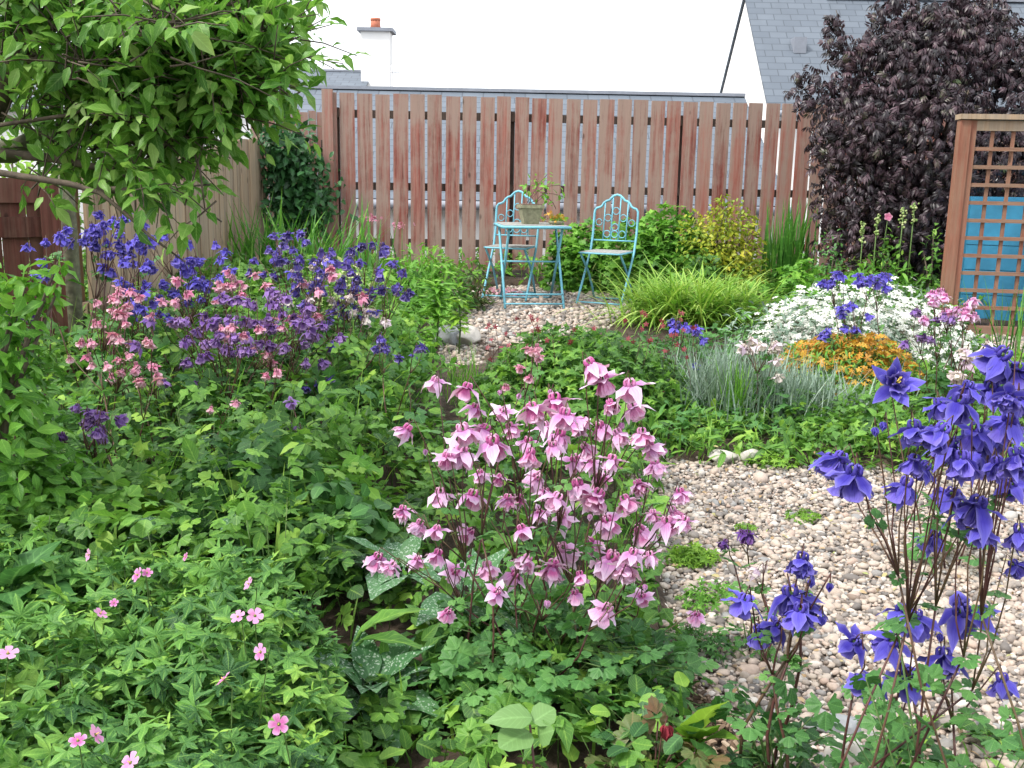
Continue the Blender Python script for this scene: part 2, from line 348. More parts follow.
M['rose_sepal'] = petal('rose_sepal', (.62,.17,.31), (.72,.32,.46), ((.78,.48,.58), .6))
M['rose_petal'] = petal('rose_petal', (.68,.26,.38), (.78,.44,.54), ((.84,.62,.68), .5))
M['blue_sepal'] = petal('blue_sepal', (.06,.045,.40), (.14,.115,.66), ((.20,.18,.72), .5))
M['blue_petal'] = petal('blue_petal', (.06,.045,.34), (.14,.10,.58), ((.22,.18,.65), .5))
M['navy_sepal'] = petal('dark_blue_sepal', (.055,.04,.26), (.11,.08,.45), ((.16,.12,.5), .6))
M['navy_petal'] = petal('dark_blue_petal', (.07,.045,.25), (.16,.11,.45), ((.5,.45,.65), .8))
M['violet_sepal'] = petal('violet_sepal', (.17,.075,.34), (.29,.16,.48), ((.36,.23,.52), .6))
M['violet_petal'] = petal('violet_petal', (.17,.07,.30), (.32,.18,.46), ((.42,.28,.54), .6))
M['dark_sepal'] = petal('deep_purple_sepal', (.07,.02,.16), (.13,.05,.28))
M['dark_petal'] = petal('deep_purple_petal', (.09,.025,.15), (.18,.07,.28))
M['cream_sepal'] = petal('pale_sepal', (.62,.50,.62), (.78,.68,.72))
M['cream_petal'] = petal('pale_petal', (.74,.64,.60), (.80,.76,.70))
M['maroon'] = leafmat('maroon_petal', [(.16,.02,.03), (.3,.04,.06)], .2, .5)
M['geran_petal'] = petal('magenta_petal', (.66,.17,.45), (.78,.34,.62), ((.80,.42,.68), .5))
M['blue_paint'] = plain('turquoise_paint', (.11,.36,.48), .45, .18, 25)
def painted(name, col, rust, amt):
    m, nt, b, out = newmat(name); n = noise(nt, 38, 6, coords(nt), .7); n2 = noise(nt, 9, 3, coords(nt))
    c = ramp(nt, [(.3, tuple(v*.8 for v in col)), (.7, tuple(v*1.15 for v in col))], n2).outputs[0]
    c = mixc(nt, ramp(nt, [(amt, (0,)*3), (amt+.06, (1,)*3)], n).outputs[0], c, rust)
    nt.links.new(c, b.inputs['Base Color']); b.inputs['Roughness'].default_value = .55; return m
M['blue_paint'] = painted('turquoise_paint', (.15,.42,.53), (.16,.09,.05), .62)
M['blue_rust'] = plain('weathered_seat', (.30,.30,.28), .7, .3, 40)
M['blue_board'] = plain('blue_painted_board', (.03,.21,.36), .6, .2, 6)
M['pot'] = plain('stone_pot', (.22,.22,.14), .85, .3, 30, bump=.3)
M['soilpot'] = plain('potting_soil', (.12,.08,.06), .95, .4, 60)
M['render'] = plain('white_render', (.80,.80,.79), .8, .02, 3)
M['terracotta'] = plain('terracotta', (.5,.17,.10), .8, .15, 10)
M['grey_trim'] = plain('grey_trim', (.22,.24,.28), .6, .1, 8)
M['metal'] = plain('aerial_metal', (.4,.4,.42), .4, .1, 8, metal=.7)
M['rock'] = plain('rock', (.33,.31,.28), .9, .35, 14, bump=.8)
M['white_rock'] = plain('white_rock', (.46,.43,.39), .85, .2, 14, bump=.6)
M['grey_rock'] = plain('grey_rock', (.24,.25,.26), .85, .3, 12, bump=.8)
def soil():
    m, nt, b, out = newmat('soil'); n = noise(nt, 22, 8, coords(nt), .7); n2 = noise(nt, .8, 3, coords(nt))
    c = ramp(nt, [(.3, (.022,.014,.009)), (.5, (.055,.036,.024)), (.66, (.10,.07,.048)), (.8, (.20,.15,.11))], n).outputs[0]
    nt.links.new(c, b.inputs['Base Color']); b.inputs['Roughness'].default_value = .95
    bp = nt.nodes.new('ShaderNodeBump'); bp.inputs['Strength'].default_value = .9; bp.inputs['Distance'].default_value = .02; nt.links.new(n, bp.inputs['Height']); nt.links.new(bp.outputs[0], b.inputs['Normal'])
    return m
M['soil'] = soil()
def pebblemat():
    m, nt, b, out = newmat('pebbles'); t = attr(nt, 'tone')
    c = ramp(nt, [(0, (.13,.115,.105)), (.14, (.22,.195,.175)), (.3, (.36,.30,.245)), (.5, (.47,.40,.33)), (.66, (.42,.315,.255)), (.80, (.60,.55,.49)), (.9, (.25,.25,.245)), (1, (.22,.16,.12))], t).outputs[0]
    n = noise(nt, 90, 4, coords(nt)); c = mixc(nt, .5, c, ramp(nt, [(.3, (.62,)*3), (.7, (1,)*3)], n).outputs[0], 'MULTIPLY')
    nt.links.new(c, b.inputs['Base Color']); b.inputs['Roughness'].default_value = .75
    return m
M['pebble'] = pebblemat()
M['grit'] = plain('grit', (.20,.165,.14), .95, .4, 90, bump=.6)
def slate():
    m, nt, b, out = newmat('slate_roof')
    br = nt.nodes.new('ShaderNodeTexBrick'); uv = coords(nt)
    br.inputs['Color1'].default_value = (.10,.122,.152,1); br.inputs['Color2'].default_value = (.125,.15,.182,1); br.inputs['Mortar'].default_value = (.065,.08,.10,1)
    br.inputs['Scale'].default_value = 1; br.inputs['Brick Width'].default_value = .34; br.inputs['Row Height'].default_value = .2; br.inputs['Mortar Size'].default_value = .011; br.inputs['Bias'].default_value = 0; br.offset = .5
    nt.links.new(uv, br.inputs['Vector'])
    nn = noise(nt, 2.0, 4, uv); c = mixc(nt, .5, br.outputs[0], ramp(nt, [(.3, (.75,)*3), (.7, (1,)*3)], nn).outputs[0], 'MULTIPLY')
    nt.links.new(c, b.inputs['Base Color']); b.inputs['Roughness'].default_value = .6
    return m
M['slate'] = slate()

# ------------------------------------------------------------------ ground
def inpoly(P, poly):
    x, y = P[:, 0], P[:, 1]; c = np.zeros(len(P), bool); n = len(poly)
    for i in range(n):
        x1, y1 = poly[i]; x2, y2 = poly[(i+1) % n]
        k = ((y1 > y) != (y2 > y)) & (x < (x2-x1)*(y-y1)/(y2-y1+1e-12)+x1); c ^= k
    return c
def gpoly(pts): return [tuple(ground_at(a, b)[:2]) for a, b in pts]
PATH = gpoly([(628,462),(760,466),(900,470),(1085,474)]) + [(3.3, 4.4), (3.3, 1.2), (.7, 1.2)] + gpoly([(758,775),(735,740),(700,705),(672,650),(655,590),(640,520)])
PATIO = gpoly([(440,294),(500,288),(560,286),(640,290),(640,312),(600,335),(520,348),(470,345),(450,325)])
SIDE = [(2.75, 5.3), (3.8, 5.2), (4.2, 7.4), (3.3, 7.2)]
LINKP = gpoly([(440,345),(500,348),(480,368),(440,368)])
def on_gravel(P):
    return inpoly(P, PATH) | inpoly(P, PATIO) | inpoly(P, SIDE) | inpoly(P, LINKP)
def gh(P):
    P = np.atleast_2d(P)[:, :2]
    g = on_gravel(P)
    b = .035+.02*lump(np.c_[P, np.zeros(len(P))], 5)+.008*lump(np.c_[P, np.zeros(len(P))], 23, 2)
    h = np.where(g, -.02, b)
    far = np.clip((P[:, 1]-10.3)/2, 0, 1); return (h+SLOPE*np.maximum(0, P[:, 1]-2))*(1-far)-2.4*far
xs = np.concatenate([[-300,-100,-40,-15,-8], np.arange(-5, 5.01, .06), [8,15,40,100,300]])
ys = np.concatenate([[-100,-20,-4,0], np.arange(1, 10.9, .06), [11,11.5,12,12.3,14,20,40,100,400]])
X, Y = np.meshgrid(xs, ys); P = np.c_[X.ravel(), Y.ravel()]; Z = gh(P)
nx, ny = len(xs), len(ys); idx = np.arange(nx*ny).reshape(ny, nx)
Q = np.stack([idx[:-1, :-1], idx[:-1, 1:], idx[1:, 1:], idx[1:, :-1]], -1).reshape(-1, 4)
mb = MB(); mb.inst(T(np.c_[P, Z], Q), np.eye(3), [0, 0, 0])
setting('ground', mb, M['soil'], smooth=True)

def fillpoly(poly, d):
    a = np.array(poly); lo, hi = a.min(0), a.max(0)
    gx, gy = np.meshgrid(np.arange(lo[0], hi[0], d), np.arange(lo[1], hi[1], d)); p = np.c_[gx.ravel(), gy.ravel()]
    p += rng.uniform(-.45, .45, p.shape)*d
    edge = p + rng.normal(0, .035, p.shape)
    return p[inpoly(edge, poly)]
mb = MB()
PEB = [T(ICO2.V*(1+.24*lump(ICO2.V, 2.1, k)[:, None]), (), ICO2.T) for k in range(5)]
PEBLO = [T(ICO1.V*(1+.16*lump(ICO1.V, 1.6, k)[:, None]), (), ICO1.T) for k in range(4)]
def pebbles(poly, d, size, near=3.6, ymax=99):
    p = fillpoly(poly, d); p = p[p[:, 1] > 1.7]
    vis = np.abs(p[:, 0]) < .62*p[:, 1]+.3; p = p[vis]
    s = size*np.exp(rng.normal(0, .34, len(p))); z = rng.uniform(-.004, .013, len(p))+s*.25+SLOPE*np.maximum(0, p[:, 1]-2)
    M0 = frames(np.c_[rng.normal(size=(len(p), 2)), rng.normal(0, .25, len(p))], rng.normal(size=(len(p), 3))*.3+[0, 0, 1], s)
    M0 = M0 @ (np.eye(3)[None]*np.stack([rng.uniform(.65, 1, len(p)), rng.uniform(.9, 1.35, len(p)), rng.uniform(.45, .75, len(p))], -1)[:, None, :])
    tone = rng.uniform(0, 1, len(p)); k = rng.integers(0, 4, len(p)); nr = p[:, 1] < near
    for j in range(4):
        for lo, tm in ((True, PEB[j]), (False, PEBLO[j])):
            q = (k == j) & (nr == lo)
            if q.any(): mb.inst(tm, M0[q], np.c_[p, z][q], tone[q])
pebbles(PATH, .0118, .0072); pebbles(PATH, .023, .0108)
pebbles(PATIO, .026, .0155, 0); pebbles(SIDE, .03, .018, 0); pebbles(LINKP, .026, .0155, 0)
setting('gravel', mb, M['pebble'], 'stuff', smooth=True, label='cream and pinkish rounded pebbles of the garden path and patio')
mb = MB()
for i, poly in enumerate((PATH, PATIO, SIDE, LINKP)):
    zc = -.005+.003*i
    n = len(poly); me = T(np.c_[np.array(poly), zc+SLOPE*np.maximum(0, np.array(poly)[:, 1]-2)], (), ())
    # triangulate with mathutils
    from mathutils.geometry import tessellate_polygon
    tr = tessellate_polygon([[Vector((a, b, 0)) for a, b in poly]])
    mb.inst(T(me.V, (), tr), np.eye(3), [0, 0, 0])
setting('gravel_bed', mb, M['grit'])

# bark chips at the edge of the bed
mb = MB()
cp = gpoly([(665,690),(700,672),(735,690),(775,700),(800,790),(600,790)])
p = fillpoly(cp, .011); n = len(p)
ch = T([(-.5,-1,-.2),(.5,-1,-.2),(.5,1,-.2),(-.5,1,-.2),(-.4,-.9,.2),(.5,-1,.2),(.35,1,.2),(-.5,.8,.2)], [(0,3,2,1),(4,5,6,7),(0,1,5,4),(1,2,6,5),(2,3,7,6),(3,0,4,7)])
mb.inst(ch, frames(rng.normal(size=(n, 3))*[1, 1, .4], rng.normal(size=(n, 3))*.4+[0, 0, 1], rng.uniform(.004, .012, n)), np.c_[p, gh(p)+rng.uniform(.0, .02, n)], rng.uniform(0, 1, n))
chip, nt, b, out = newmat('bark_chip'); nt.links.new(ramp(nt, [(0, (.05,.03,.02)), (.5, (.14,.09,.06)), (.8, (.30,.21,.14)), (1, (.5,.4,.3))], attr(nt, 'tone')).outputs[0], b.inputs['Base Color']); b.inputs['Roughness'].default_value = .9
setting('bark_mulch', mb, chip, 'stuff', label='loose brown bark chips at the edge of the flower bed')

# ------------------------------------------------------------------ back fence
def lerp(a, b, t): return a+(b-a)*t
FA = at(330, 96, 9.3); FB = at(818, 108, 9.75); FA[2] = FB[2] = GZ(9.3); dirf = nrm(FB-FA); per = np.array([-dirf[1], dirf[0], 0])
Lf = np.linalg.norm(FB-FA)*1.62; ztl, ztr = at(335, 93, 9.3)[2]-GZ(9.3), at(815, 105, 9.75)[2]-GZ(9.3)
def ftop(s): return lerp(ztl, ztr, s/np.linalg.norm(FB-FA))
fence = thing('slatted_fence', 'tall red stained slatted wooden fence with gaps behind the table and chairs', 'fence', tuple(FA))
Mf = np.stack([dirf, per, [0, 0, 1]], -1)
pitch = .1575; posts = [0.03, 1.63, 3.27, 4.92, 6.55]
bay = 0; mb = MB(); s = .0
while s < Lf:
    if bay < len(posts)-1 and s > posts[bay+1]:
        part('slat_panel', mb, M['red_wood'], fence, smooth=False); mb = MB(); bay += 1
    w = .131+rng.uniform(-.006, .005); top = ftop(s)+rng.uniform(-.006, .008); ti = rng.uniform(-.004, .004)
    V0 = .0
    mb.box((-w/2, -.011, .09+rng.uniform(-.02, .02)), (w/2, .011, top), float(np.clip(rng.normal(.35+.35*s/Lf, .28), 0, 1)), M=Mf @ rot3('Y', ti), P=FA+dirf*s)
    s += pitch+rng.uniform(-.005, .005)
if mb.n: part('slat_panel', mb, M['red_wood'], fence, smooth=False)
for z in (.35, .86, 1.50):
    for k in range(4):
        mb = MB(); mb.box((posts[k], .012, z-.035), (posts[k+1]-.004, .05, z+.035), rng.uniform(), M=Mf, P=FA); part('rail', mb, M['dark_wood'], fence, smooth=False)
for s in posts:
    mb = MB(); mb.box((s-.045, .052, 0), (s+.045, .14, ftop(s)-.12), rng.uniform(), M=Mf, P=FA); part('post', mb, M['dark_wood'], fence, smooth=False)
mb = MB(); mb.box((-.05, -.05, 0), (.045, .045, ftop(0)+.03), .8, M=Mf, P=FA-dirf*.02); part('post', mb, M['red_wood'], fence, smooth=False)

def board_fence(name, label, A, B, zt0, zt1, w, mat, thick=.02, gap=.003, railz=(), group=None, cap=None):
    zb_ = GZ(min(A[1], B[1])); zt0 -= zb_; zt1 -= zb_; A = np.array([*A, zb_]); B = np.array([*B, zb_]); d = nrm(B-A); L = np.linalg.norm(B-A); pr = np.array([-d[1], d[0], 0]); Mx = np.stack([d, pr, [0, 0, 1]], -1)
    t = thing(name, label, 'fence', tuple(A)); mb = MB(); s = w/2
    while s < L:
        q = s/L; mb.box((-w/2+gap, -thick/2, .03), (w/2-gap, thick/2, lerp(zt0, zt1, q)+rng.uniform(-.012, .012)), rng.uniform(), M=Mx, P=A+d*s+pr*rng.uniform(-.006, .006)); s += w
    part('board_panel', mb, mat, t, smooth=False)
    for z in railz:
        mb = MB(); mb.box((0, thick/2+.01, z-.035), (L, thick/2+.05, z+.035), .4, M=Mx, P=A); part('rail', mb, mat, t, smooth=False)
    n = max(2, int(L/1.8)+1)
    for k in range(n):
        mb = MB(); s = lerp(.05, L-.05, k/(n-1)); mb.box((s-.045, .07, 0), (s+.045, .15, lerp(zt0, zt1, s/L)-.08), .4, M=Mx, P=A); part('post', mb, mat, t, smooth=False)
    return t
A = at(84, 200, 5.4); B = at(263, 136, 9.15)
board_fence('board_fence', 'weathered brown close boarded side fence beyond the blue columbines', A[:2], B[:2], at(84, 172, 5.4)[2], at(262, 136, 9.15)[2], .098, M['pale_wood'], railz=(.4, 1.1))
A = at(250, 113, 9.5); B = at(331, 113, 9.62)
board_fence('board_fence', 'short red boarded fence section in the far corner behind the ivy', A[:2], B[:2], at(300, 108, 9.5)[2], at(331, 113, 9.62)[2], .075, M['red_wood'], gap=.002)
# garden mirror in the corner
g = thing('garden_mirror', 'narrow mottled pale mirror panel hanging on the red corner fence', 'mirror', tuple(at(327, 200, 9.53)))
c = at(327, 172, 9.53); mb = MB(); mb.box((-.022, -.008, -.27), (.026, .008, .27), P=c); part('glass', mb, plain('mirror_glass', (.55,.57,.56), .3, .6, 28), g, False)
mb = MB(); mb.box((-.05, -.012, -.29), (-.024, .012, .29), P=c); mb.box((.028, -.012, -.29), (.036, .012, .29), P=c); part('frame', mb, M['dark_wood'], g, False)

# mossy post and red gate, left
pb = at(70, 250, 5.3); t = thing('gate_post', 'dark mossy wooden post between the red gate and brown fence', 'post', (pb[0], pb[1], .16))
mb = MB(); pts = np.array([(pb[0], pb[1], z) for z in (.1, .5, 1, at(70, 165, 5.3)[2])]); mb.tube(pts, [.046, .043, .043, .04], 10); part('pole', mb, M['bark_moss'], t)
gl = at(-40, 200, 4.9); gr = at(57, 200, 5.15); dgt = nrm(np.array([*(gr-gl)[:2], 0])); Mg = np.stack([dgt, [-dgt[1], dgt[0], 0], [0, 0, 1]], -1); Lg = np.linalg.norm((gr-gl)[:2])
t = thing('wooden_gate', 'dark red wooden gate with heavy rails under the fruit tree', 'gate', (gl[0], gl[1], 0)); G0 = np.array([gl[0], gl[1], 0])
mb = MB(); s = .05
zt = at(20, 178, 5)[2]
while s < Lg-.04: mb.box((s, -.01, .08), (s+.115, .01, zt-.09), rng.uniform(), M=Mg, P=G0); s += .12
part('board_panel', mb, M['dark_red'], t, False)
for z, hh in ((zt-.06, .06), (zt-.24, .05), (.3, .05)):
    mb = MB(); mb.box((0, -.035, z-hh), (Lg, -.0105, z+hh), rng.uniform(), M=Mg, P=G0); part('rail', mb, M['dark_red'], t, False)
for s in (0, Lg-.09):
    mb = MB(); mb.box((s, -.06, .05), (s+.09, -.036, zt+.01), rng.uniform(), M=Mg, P=G0); part('stile', mb, M['dark_red'], t, False)

# ------------------------------------------------------------------ trellis and blue bin
tb = at(941, 322, 7.15); th = at(958, 113, 7.15)[2]-GZ(7.15)
tr = thing('trellis_panel', 'red stained wooden trellis panel standing in front of the blue bin', 'trellis', (tb[0], tb[1], 0)); T0 = np.array([tb[0], tb[1], GZ(7.15)])
ang = R(-6); Mt = rot3('Z', ang)
def tbx(nm, lo, hi, mt='trellis_wood', tone=None): mb = MB(); mb.box(lo, hi, rng.uniform() if tone is None else tone, M=Mt, P=T0); return part(nm, mb, M[mt], tr, False)
tbx('post', (-.005, 0, 0), (.065, .09, th-.045), tone=.85); tbx('frame', (.0655, .012, .02), (.107, .06, th-.046), tone=.9)
tbx('post', (1.5, 0, 0), (1.59, .09, th-.045)); tbx('cap_rail', (-.015, -.02, th-.04), (1.6, .11, th-.005), 'pale_wood', .6)
tbx('frame', (.1075, .014, th-.115), (1.5, .058, th-.047), 'pale_wood', .7); tbx('frame', (.1075, .014, .02), (1.5, .058, .08), 'trellis_wood_x')
for k in range(9):
    x = .225+k*.139
    if x < 1.46: tbx('slat', (x-.012, .036, .0805), (x+.012, .05, th-.1155), 'trellis_wood')
for k in range(10):
    z = th-.115-(k+1)*.123
    if z > .12: tbx('lath', (.1075, .018, z-.013), (1.4995, .0355, z+.013), 'trellis_wood_x', .8)
# blue bin behind
bl = at(958, 320, 7.75); bt = at(958, 198, 7.75)[2]-GZ(7.75)
bn = thing('storage_bin', 'low blue painted boarded bin behind the wooden trellis', 'bin', (bl[0], bl[1], 0)); B0 = np.array([bl[0], bl[1], GZ(7.75)]); Mb = rot3('Z', R(-17))
mb = MB(); z = 0.03
while z < bt-.05:
    dz = min(.19, bt-z); mb.box((0, -.012, z), (1.5, .012, z+dz-.005), rng.uniform(), M=Mb, P=B0); z += dz
part('front_board', mb, M['blue_board'], bn, False)
mb = MB(); mb.box((0, .0125, .03), (.03, .7, bt-.02), M=Mb, P=B0); mb.box((1.47, .0125, .03), (1.5, .7, bt-.02), M=Mb, P=B0); mb.box((.031, .67, .03), (1.469, .7, bt-.02), M=Mb, P=B0); part('side_board', mb, M['blue_board'], bn, False)
mb = MB(); mb.box((.0, .0135, bt-.018), (1.5, .7, bt+.012), M=Mb, P=B0); part('lid', mb, M['blue_board'], bn, False)

# ------------------------------------------------------------------ houses behind
def slab(parent, a, b_, c, thick=.035, name='roof', mat='slate'):    # a,b eave ends, c ridge end above a
    a, b_, c = map(np.asarray, (a, b_, c)); x = nrm(b_-a); v = c-a; y = v-x*np.dot(v, x); Ly = np.linalg.norm(y); y = y/Ly; z = np.cross(x, y); sk = np.dot(v, x); L = np.linalg.norm(b_-a)
    mb = MB(); V = [(0,0,-thick),(L,0,-thick),(L,Ly,-thick),(sk,Ly,-thick),(0,0,0),(L,0,0),(L,Ly,0),(sk,Ly,0)]
    mb.inst(T(V, [(0,3,2,1),(4,5,6,7),(0,1,5,4),(1,2,6,5),(2,3,7,6),(3,0,4,7)]), np.eye(3), [0, 0, 0])
    o = link(name, mb.mesh(name, M[mat], False), parent); mw = Matrix(np.stack([x, y, z], -1).tolist()).to_4x4(); mw.translation = Vector(a)-Vector(parent['_base']); o.matrix_local = mw
    return o
def house(label, cat, x0, x1, y0, y1, ze, zr, zb=-2.4, end=0.0):
    t = thing('house', label, cat, (x0, y0, zb)); ym = (y0+y1)/2
    mb = MB(); V = []
    for x in (x0, x1): V += [(x, y0, zb), (x, y1, zb), (x, y1, ze), (x, ym, zr-.06), (x, y0, ze)]
    mb.inst(T(V, [(0, 5, 9, 4), (1, 2, 7, 6), (0, 1, 6, 5)], [(0,4,3),(0,3,2),(0,2,1),(5,8,9),(5,7,8),(5,6,7)]), np.eye(3), [0, 0, 0]); part('wall', mb, M['render'], t, False)
    e = .05; sl = (zr-ze)/(ym-y0); zo = ze-.25*sl
    slab(t, (x0-e, y0-.25, zo+.07), (x1+e, y0-.25, zo+.07), (x0-e, ym, zr+.02+.05)); slab(t, (x1+e, y1+.25, zo+.07), (x0-e, y1+.25, zo+.07), (x1+e, ym, zr+.05))
    mb = MB(); mb.box((x0-e, ym-.09, zr+.05), (x1+e, ym+.09, zr+.10)); part('ridge', mb, M['grey_trim'], t, False)
    mb = MB(); mb.tube([(x0-e, y0-.33, zo), (x1+e, y0-.33, zo)], .06, 8); part('gutter', mb, M['grey_trim'], t)
    return t
# long low bungalow directly behind the fence
pl = at(300, 93, 17); pr_ = at(741, 99, 17); 
zr1 = at(500, 95.5, 17)[2]; ze1 = at(500, 196, 14)[2]
house('long low white bungalow with a grey slate roof just behind the slatted fence', 'house', pl[0], pr_[0], 14, 20, ze1, zr1)
# right gabled house
ze2 = at(790, 102, 19.5)[2]; zr2 = at(790, -3, 22)[2]; x2 = at(768, 102, 19.5)[0]
h2 = house('tall white gabled house with a steep slate roof at the right', 'house', x2, at(822, 0, 22)[0], 19.5, 24.5, ze2, zr2)
c = at(797, 55, 20.7); mb = MB(); 
sl2 = (zr2-ze2)/2.5; zz = ze2+(c[1]-19.5)*sl2
mb.box((c[0]-.12, c[1]-.2, zz-.1), (c[0]+.12, c[1]+.1, zz+.2)); part('roof_vent', mb, M['grey_trim'], h2, False)
x3 = at(829, 3, 23)[0]; ze3 = at(850, 118, 20.2)[2]; zr3 = at(850, 3, 23)[2]
house('second slate roofed white house partly hidden by the purple elder', 'house', x2+1.32, x2+6.5, 20.1, 25.6, ze3-.1, zr3)
cc = at(819, 4, 23.2); ch = thing('chimney_stack', 'white chimney between the two slate roofs on the right', 'chimney', (cc[0], cc[1], 2.5)); mb = MB(); mb.box((cc[0]-.22, cc[1]-.3, 2.2), (cc[0]+.22, cc[1]+.3, zr2+.55)); part('shaft', mb, M['render'], ch, False)
mb = MB(); mb.box((cc[0]-.27, cc[1]-.35, zr2+.551), (cc[0]+.27, cc[1]+.35, zr2+.63)); part('cap', mb, M['grey_trim'], ch, False)
# left gabled house with chimney
zA = at(345, 74, 26)[2]; zE = at(345, 100, 24)[2]; xa = at(371, 74, 26)[0]
h3 = house('small slate roofed house beside the white chimney', 'house', xa-7.5, xa, 24, 28, zE, zA)
cx = at(377, 60, 25.5); zt_ = at(377, 33, 25.5)[2]; hw = .35
ch = thing('chimney_stack', 'tall white chimney with a slate cap and one red pot', 'chimney', (cx[0], cx[1], 0))
mb = MB(); mb.box((cx[0]-hw, cx[1]-.3, -2.4), (cx[0]+hw, cx[1]+.3, zt_)); part('shaft', mb, M['render'], ch, False)
mb = MB(); mb.box((cx[0]-hw-.08, cx[1]-.38, zt_+.001), (cx[0]+hw+.08, cx[1]+.38, zt_+.08)); part('cap', mb, M['grey_trim'], ch, False)
mb = MB(); mb.tube([(cx[0]-.03, cx[1], zt_+.08), (cx[0]-.03, cx[1], zt_+.33)], [.13, .11], 12); mb.tube([(cx[0]-.03, cx[1], zt_+.28), (cx[0]-.03, cx[1], zt_+.34)], .125, 12); part('pot', mb, M['terracotta'], ch)
ax = at(392, 90, 23); ae = thing('television_aerial', 'thin aerial mast beside the white chimney', 'aerial', (ax[0], ax[1], -2)); mb = MB(); za = at(392, 65, 23)[2]; mb.tube([(ax[0], ax[1], -2), (ax[0], ax[1], za)], .012, 5); part('mast', mb, M['metal'], ae)
mb = MB(); mb.tube([(ax[0]-.05, ax[1], za-.15), (ax[0]+.28, ax[1]+.2, za-.15)], .008, 4)
for k in range(4): mb.tube([(ax[0]+.07*k, ax[1]+.05*k-.1, za-.15), (ax[0]+.07*k, ax[1]+.05*k+.1, za-.15)], .005, 4)
part('antenna', mb, M['metal'], ae)
# far left house seen through the fruit tree
q = at(18, 85, 22); house('pale roofed house far left behind the fruit tree', 'house', q[0]-6, at(52, 90, 20)[0], 20, 26, at(20, 104, 20)[2], at(20, 80, 23)[2])

# ------------------------------------------------------------------ furniture
def arc(c, r, a0, a1, n, f): return [f(c[0]+r*math.cos(R(a)), c[1]+r*math.sin(R(a))) for a in np.linspace(a0, a1, n)]
def chair(label, px, py, Yd, rot, sc=1.0):
    b0 = at(px, py, Yd); base = (b0[0], b0[1], GZ(b0[1])+.008); t = thing('garden_chair', label, 'chair', base, 'turquoise folding metal garden chairs'); Mz = rot3('Z', rot)*sc
    def w(pts): return np.asarray(pts, float) @ Mz.T + base
    hw = .20; rr = .0105
    def ypost(z): return -.22+.36*min(z, .5)/.5 + (.05*(z-.5)/.4 if z > .5 else 0)   # runs from front foot up to the back top
    mb = MB()
    top = [(-hw,.76),(-hw+.003,.80),(-hw+.02,.822),(-.155,.828),(-.135,.84),(-.118,.868),(-.095,.885),(-.07,.892),(-.052,.912),(-.028,.932),(0,.94)]
    top = top+[(-x, z) for x, z in top[::-1][1:]]
    zz = [0, .12, .25, .45, .6]
    outline = [(-hw, ypost(z), z) for z in zz] + [(x, ypost(z), z) for x, z in top] + [(hw, ypost(z), z) for z in zz[::-1]]
    mb.tube(w(outline), rr*sc, 7); part('back_frame', mb, M['blue_paint'], t)
    for zc in (.545,):
        mb = MB(); mb.tube(w([(-hw, ypost(zc), zc), (hw, ypost(zc), zc)]), .007*sc, 6); part('crossbar', mb, M['blue_paint'], t)
    for x in (-.105, -.035, .035, .105):
        mb = MB(); zt = .885 if abs(x) > .05 else .925; mb.tube(w([(x, ypost(.545), .545), (x, ypost(zt), zt)]), .006*sc, 5); part('back_bar', mb, M['blue_paint'], t)
    for x, z, r in ((-.07, .60, .03), (0, .60, .03), (.07, .60, .03), (0, .66, .03), (-.07,.74,.03), (.07, .74, .03), (0, .80, .03), (-.15, .70, .028), (.15, .70, .028)):
        mb = MB(); mb.tube(w([(x+r*math.cos(a), ypost(z)-.004, z+r*math.sin(a)) for a in np.linspace(0, 2*math.pi, 15)]), .0045*sc, 4); part('back_ring', mb, M['blue_paint'], t)
    mb = MB()      # rear legs: from the front of the seat down to the back feet, joined by a bar
    for s in (-1, 1):
        mb = MB(); mb.tube(w([(s*(hw-.022), -.20, .44), (s*(hw-.022), -.10, .36), (s*(hw-.022), .02, .26), (s*(hw-.022), .12, .13), (s*(hw-.022), .20, 0)]), rr*.95*sc, 7); part('leg', mb, M['blue_paint'], t)
    for y, z, q in ((.185, .03, hw-.022), (-.205, .03, hw)):
        mb = MB(); mb.tube(w([(-q, y, z), (q, y, z)]), .007*sc, 6); part('stretcher', mb, M['blue_paint'], t)
    mb = MB()
    ring = [(-.19,-.21),(-.16,-.235),(.16,-.235),(.19,-.21),(.175,.14),(.15,.165),(-.15,.165),(-.175,.14),(-.19,-.21)]
    mb.tube(w([(x, y, .452) for x, y in ring]), .008*sc, 6); part('seat_frame', mb, M['blue_paint'], t)
    mb = MB()
    for k in range(9):
        y = -.22+k*.044; wd = .178-.0012*(y+.2)*40*.1
        mb.box((-wd, y, .455), (wd, y+.038, .463), rng.uniform(), M=Mz, P=base)
    part('seat', mb, M['blue_rust'], t, False)
    return t
chair('turquoise metal garden chair right of the table with bushes behind it', 607, 286, 8.2, R(-24), .94)
chair('turquoise metal garden chair left of the table and half hidden by it', 511, 284, 8.45, R(-16), .94)
